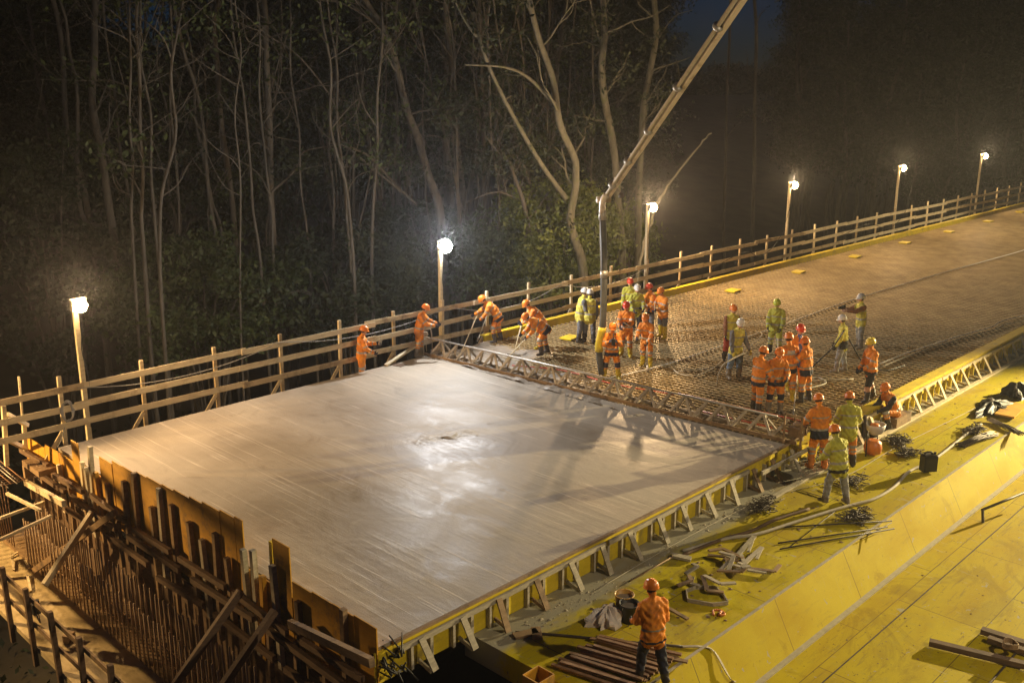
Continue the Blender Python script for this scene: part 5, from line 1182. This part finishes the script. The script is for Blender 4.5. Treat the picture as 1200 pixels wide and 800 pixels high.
bush(395, 60, 22, 4.5, 5, 'leaf_dark', 'dim canopy of leaves at the top between pale upright tree and curving tree', 13, 90, 100, .14)
# farther trees: individual trunks with crowns
rs0 = random.Random(5); kinds = []
for i in range(5):
    rs = random.Random(900+i); H_ = 22+i; root = empty('forest_tree', (0, 0, -40), 0, 'x', 'tree'); mb = MB(); tips = []
    P = [Vector((0, 0, 0))]; 
    for q in range(7): P.append(P[-1]+Vector((rs.gauss(0, .35), rs.gauss(0, .35), H_/7)))
    S = spline(P, 4); mb.tube(S, lerp_list([.26, .2, .14, .06], len(S)), 8)
    for q in range(10, len(S)): 
        a = rs.uniform(0, 6.28); branch(mb, rs, S[q], Vector((math.cos(a), math.sin(a), .5)).normalized(), rs.uniform(2, 4), .05, 1, tips)
    mb.build('trunk', M['bark'], root); leaves('crown', tips, M['leaf_dark'], root, Vector((0, 0, 0)), 60, .16, .8, np.random.default_rng(i)); kinds.append(root)
def copy_tree(o):
    c = o.copy(); COL.objects.link(c)
    for ch in o.children: k_ = ch.copy(); COL.objects.link(k_); k_.parent = c
    return c
spots = []
for i in range(95):
    x = rs0.uniform(-32, 110); y = rs0.uniform(30, 62) if x < 45 else rs0.uniform(27, 62)
    hd_ = math.degrees(math.atan2(y+22.7, x+8))
    if 29.5 < hd_ < 36: continue
    spots.append((x, y))
for i in range(80):
    a_ = R(rs0.uniform(8, 28.5)); d_ = rs0.uniform(95, 150)
    spots.append((-8+d_*math.cos(a_), -22.7+d_*math.sin(a_)))
for i in range(30):
    a_ = R(rs0.uniform(37, 60)); d_ = rs0.uniform(75, 110)
    spots.append((-8+d_*math.cos(a_), -22.7+d_*math.sin(a_)))
for i, (x, y) in enumerate(spots):
    src = kinds[i % 5]; o = src if i < 5 else copy_tree(src)
    o.location = (x, y, ground_h(x, y)-.2); o.rotation_euler = (0, 0, rs0.uniform(0, 6.28)); s = rs0.uniform(.8, 1.15); o.scale = (s, s, s)
    o['label'] = 'dim tree standing in the dark depth of the forest'; o['group'] = 'background forest trees'
# far wooded ridge against the dusk sky : one mass
def ridge():
    nr = np.random.default_rng(77); n = 260; cl = []
    for i in range(n):
        x = nr.uniform(20, 330); y = 150+nr.uniform(0, 40); g_ = ground_h(x, y); 
        for k_ in range(6): cl.append(Vector((x+nr.normal(0, .8)*(6-k_)*.35, y, g_+1+k_*1.3*nr.uniform(.8, 1.2))))
    o = leaves('far_wood', cl, M['leaf_dark'], None, Vector((0, 0, 0)), 34, .7, 1.3, nr); tag(o, 'dark wooded ridge on the horizon under the dusk sky', 'wood', kind='stuff')
ridge()
# ground cover in the gap below the fence
nr = np.random.default_rng(3); cl = [Vector((nr.uniform(-25, 70), nr.uniform(3, 24), -8.7)) for _ in range(900)]
tag(leaves('undergrowth', cl, M['leaf_dark'], None, Vector((0, 0, 0)), 26, .13, .6, nr), 'low dark undergrowth on the valley floor behind the fence', 'undergrowth', kind='stuff')

# ================================================================= SKY, HAZE, CAMERA
w = bpy.data.worlds.new('World'); scn.world = w; w.use_nodes = True; nt = w.node_tree
sky = nt.nodes.new('ShaderNodeTexSky'); sky.sky_type = 'NISHITA'; sky.sun_disc = False
sky.sun_elevation = R(3); sky.sun_rotation = R(225); sky.ozone_density = 6; sky.dust_density = .2; sky.altitude = 200
bg = nt.nodes['Background']; mx = nt.nodes.new('ShaderNodeMix'); mx.data_type = 'RGBA'; mx.blend_type = 'MULTIPLY'; mx.inputs[0].default_value = 1
mx.inputs[7].default_value = (.55, .64, .92, 1); nt.links.new(sky.outputs[0], mx.inputs[6]); nt.links.new(mx.outputs[2], bg.inputs[0]); bg.inputs[1].default_value = .018
sl = bpy.data.lights.new('sun', 'SUN'); sl.energy = .004; sl.angle = R(10); sl.color = (.6, .7, 1)
so = bpy.data.objects.new('sun', sl); so.rotation_euler = (R(60), 0, R(160)); COL.objects.link(so)
mb = MB(); mb.box((65, 15, 17.2), (200, 110, 56)); 
hz = bpy.data.materials.new('night_haze'); hz.use_nodes = True; hn = hz.node_tree; hn.nodes.remove(hn.nodes['Principled BSDF'])
pv = hn.nodes.new('ShaderNodeVolumePrincipled'); pv.inputs['Color'].default_value = (.80, .82, .86, 1); pv.inputs['Density'].default_value = .0007; pv.inputs['Anisotropy'].default_value = .72
hn.links.new(pv.outputs[0], hn.nodes['Material Output'].inputs['Volume'])
tag(mb.build('haze', hz), kind='stuff', label='thin night haze glowing around the lamps', cat='haze')

cam = bpy.data.cameras.new('camera'); cam.sensor_width = 36; cam.lens = 36*F_PX/1200; cam.clip_end = 3000; cam.clip_start = .2
co = bpy.data.objects.new('camera', cam); COL.objects.link(co); co.location = CAM
co.rotation_euler = (math.pi/2-PITCH, 0, HEAD-math.pi/2); scn.camera = co
scn.view_settings.view_transform = 'Standard'; scn.view_settings.look = 'None'; scn.view_settings.exposure = .12; scn.view_settings.gamma = 1
scn.render.engine = 'CYCLES'; cy = scn.cycles; cy.use_denoising = True; cy.max_bounces = 4; cy.diffuse_bounces = 2; cy.glossy_bounces = 2; cy.volume_bounces = 0; cy.transparent_max_bounces = 4
cy.sample_clamp_indirect = 3; cy.caustics_reflective = False; cy.caustics_refractive = False; cy.volume_max_steps = 64
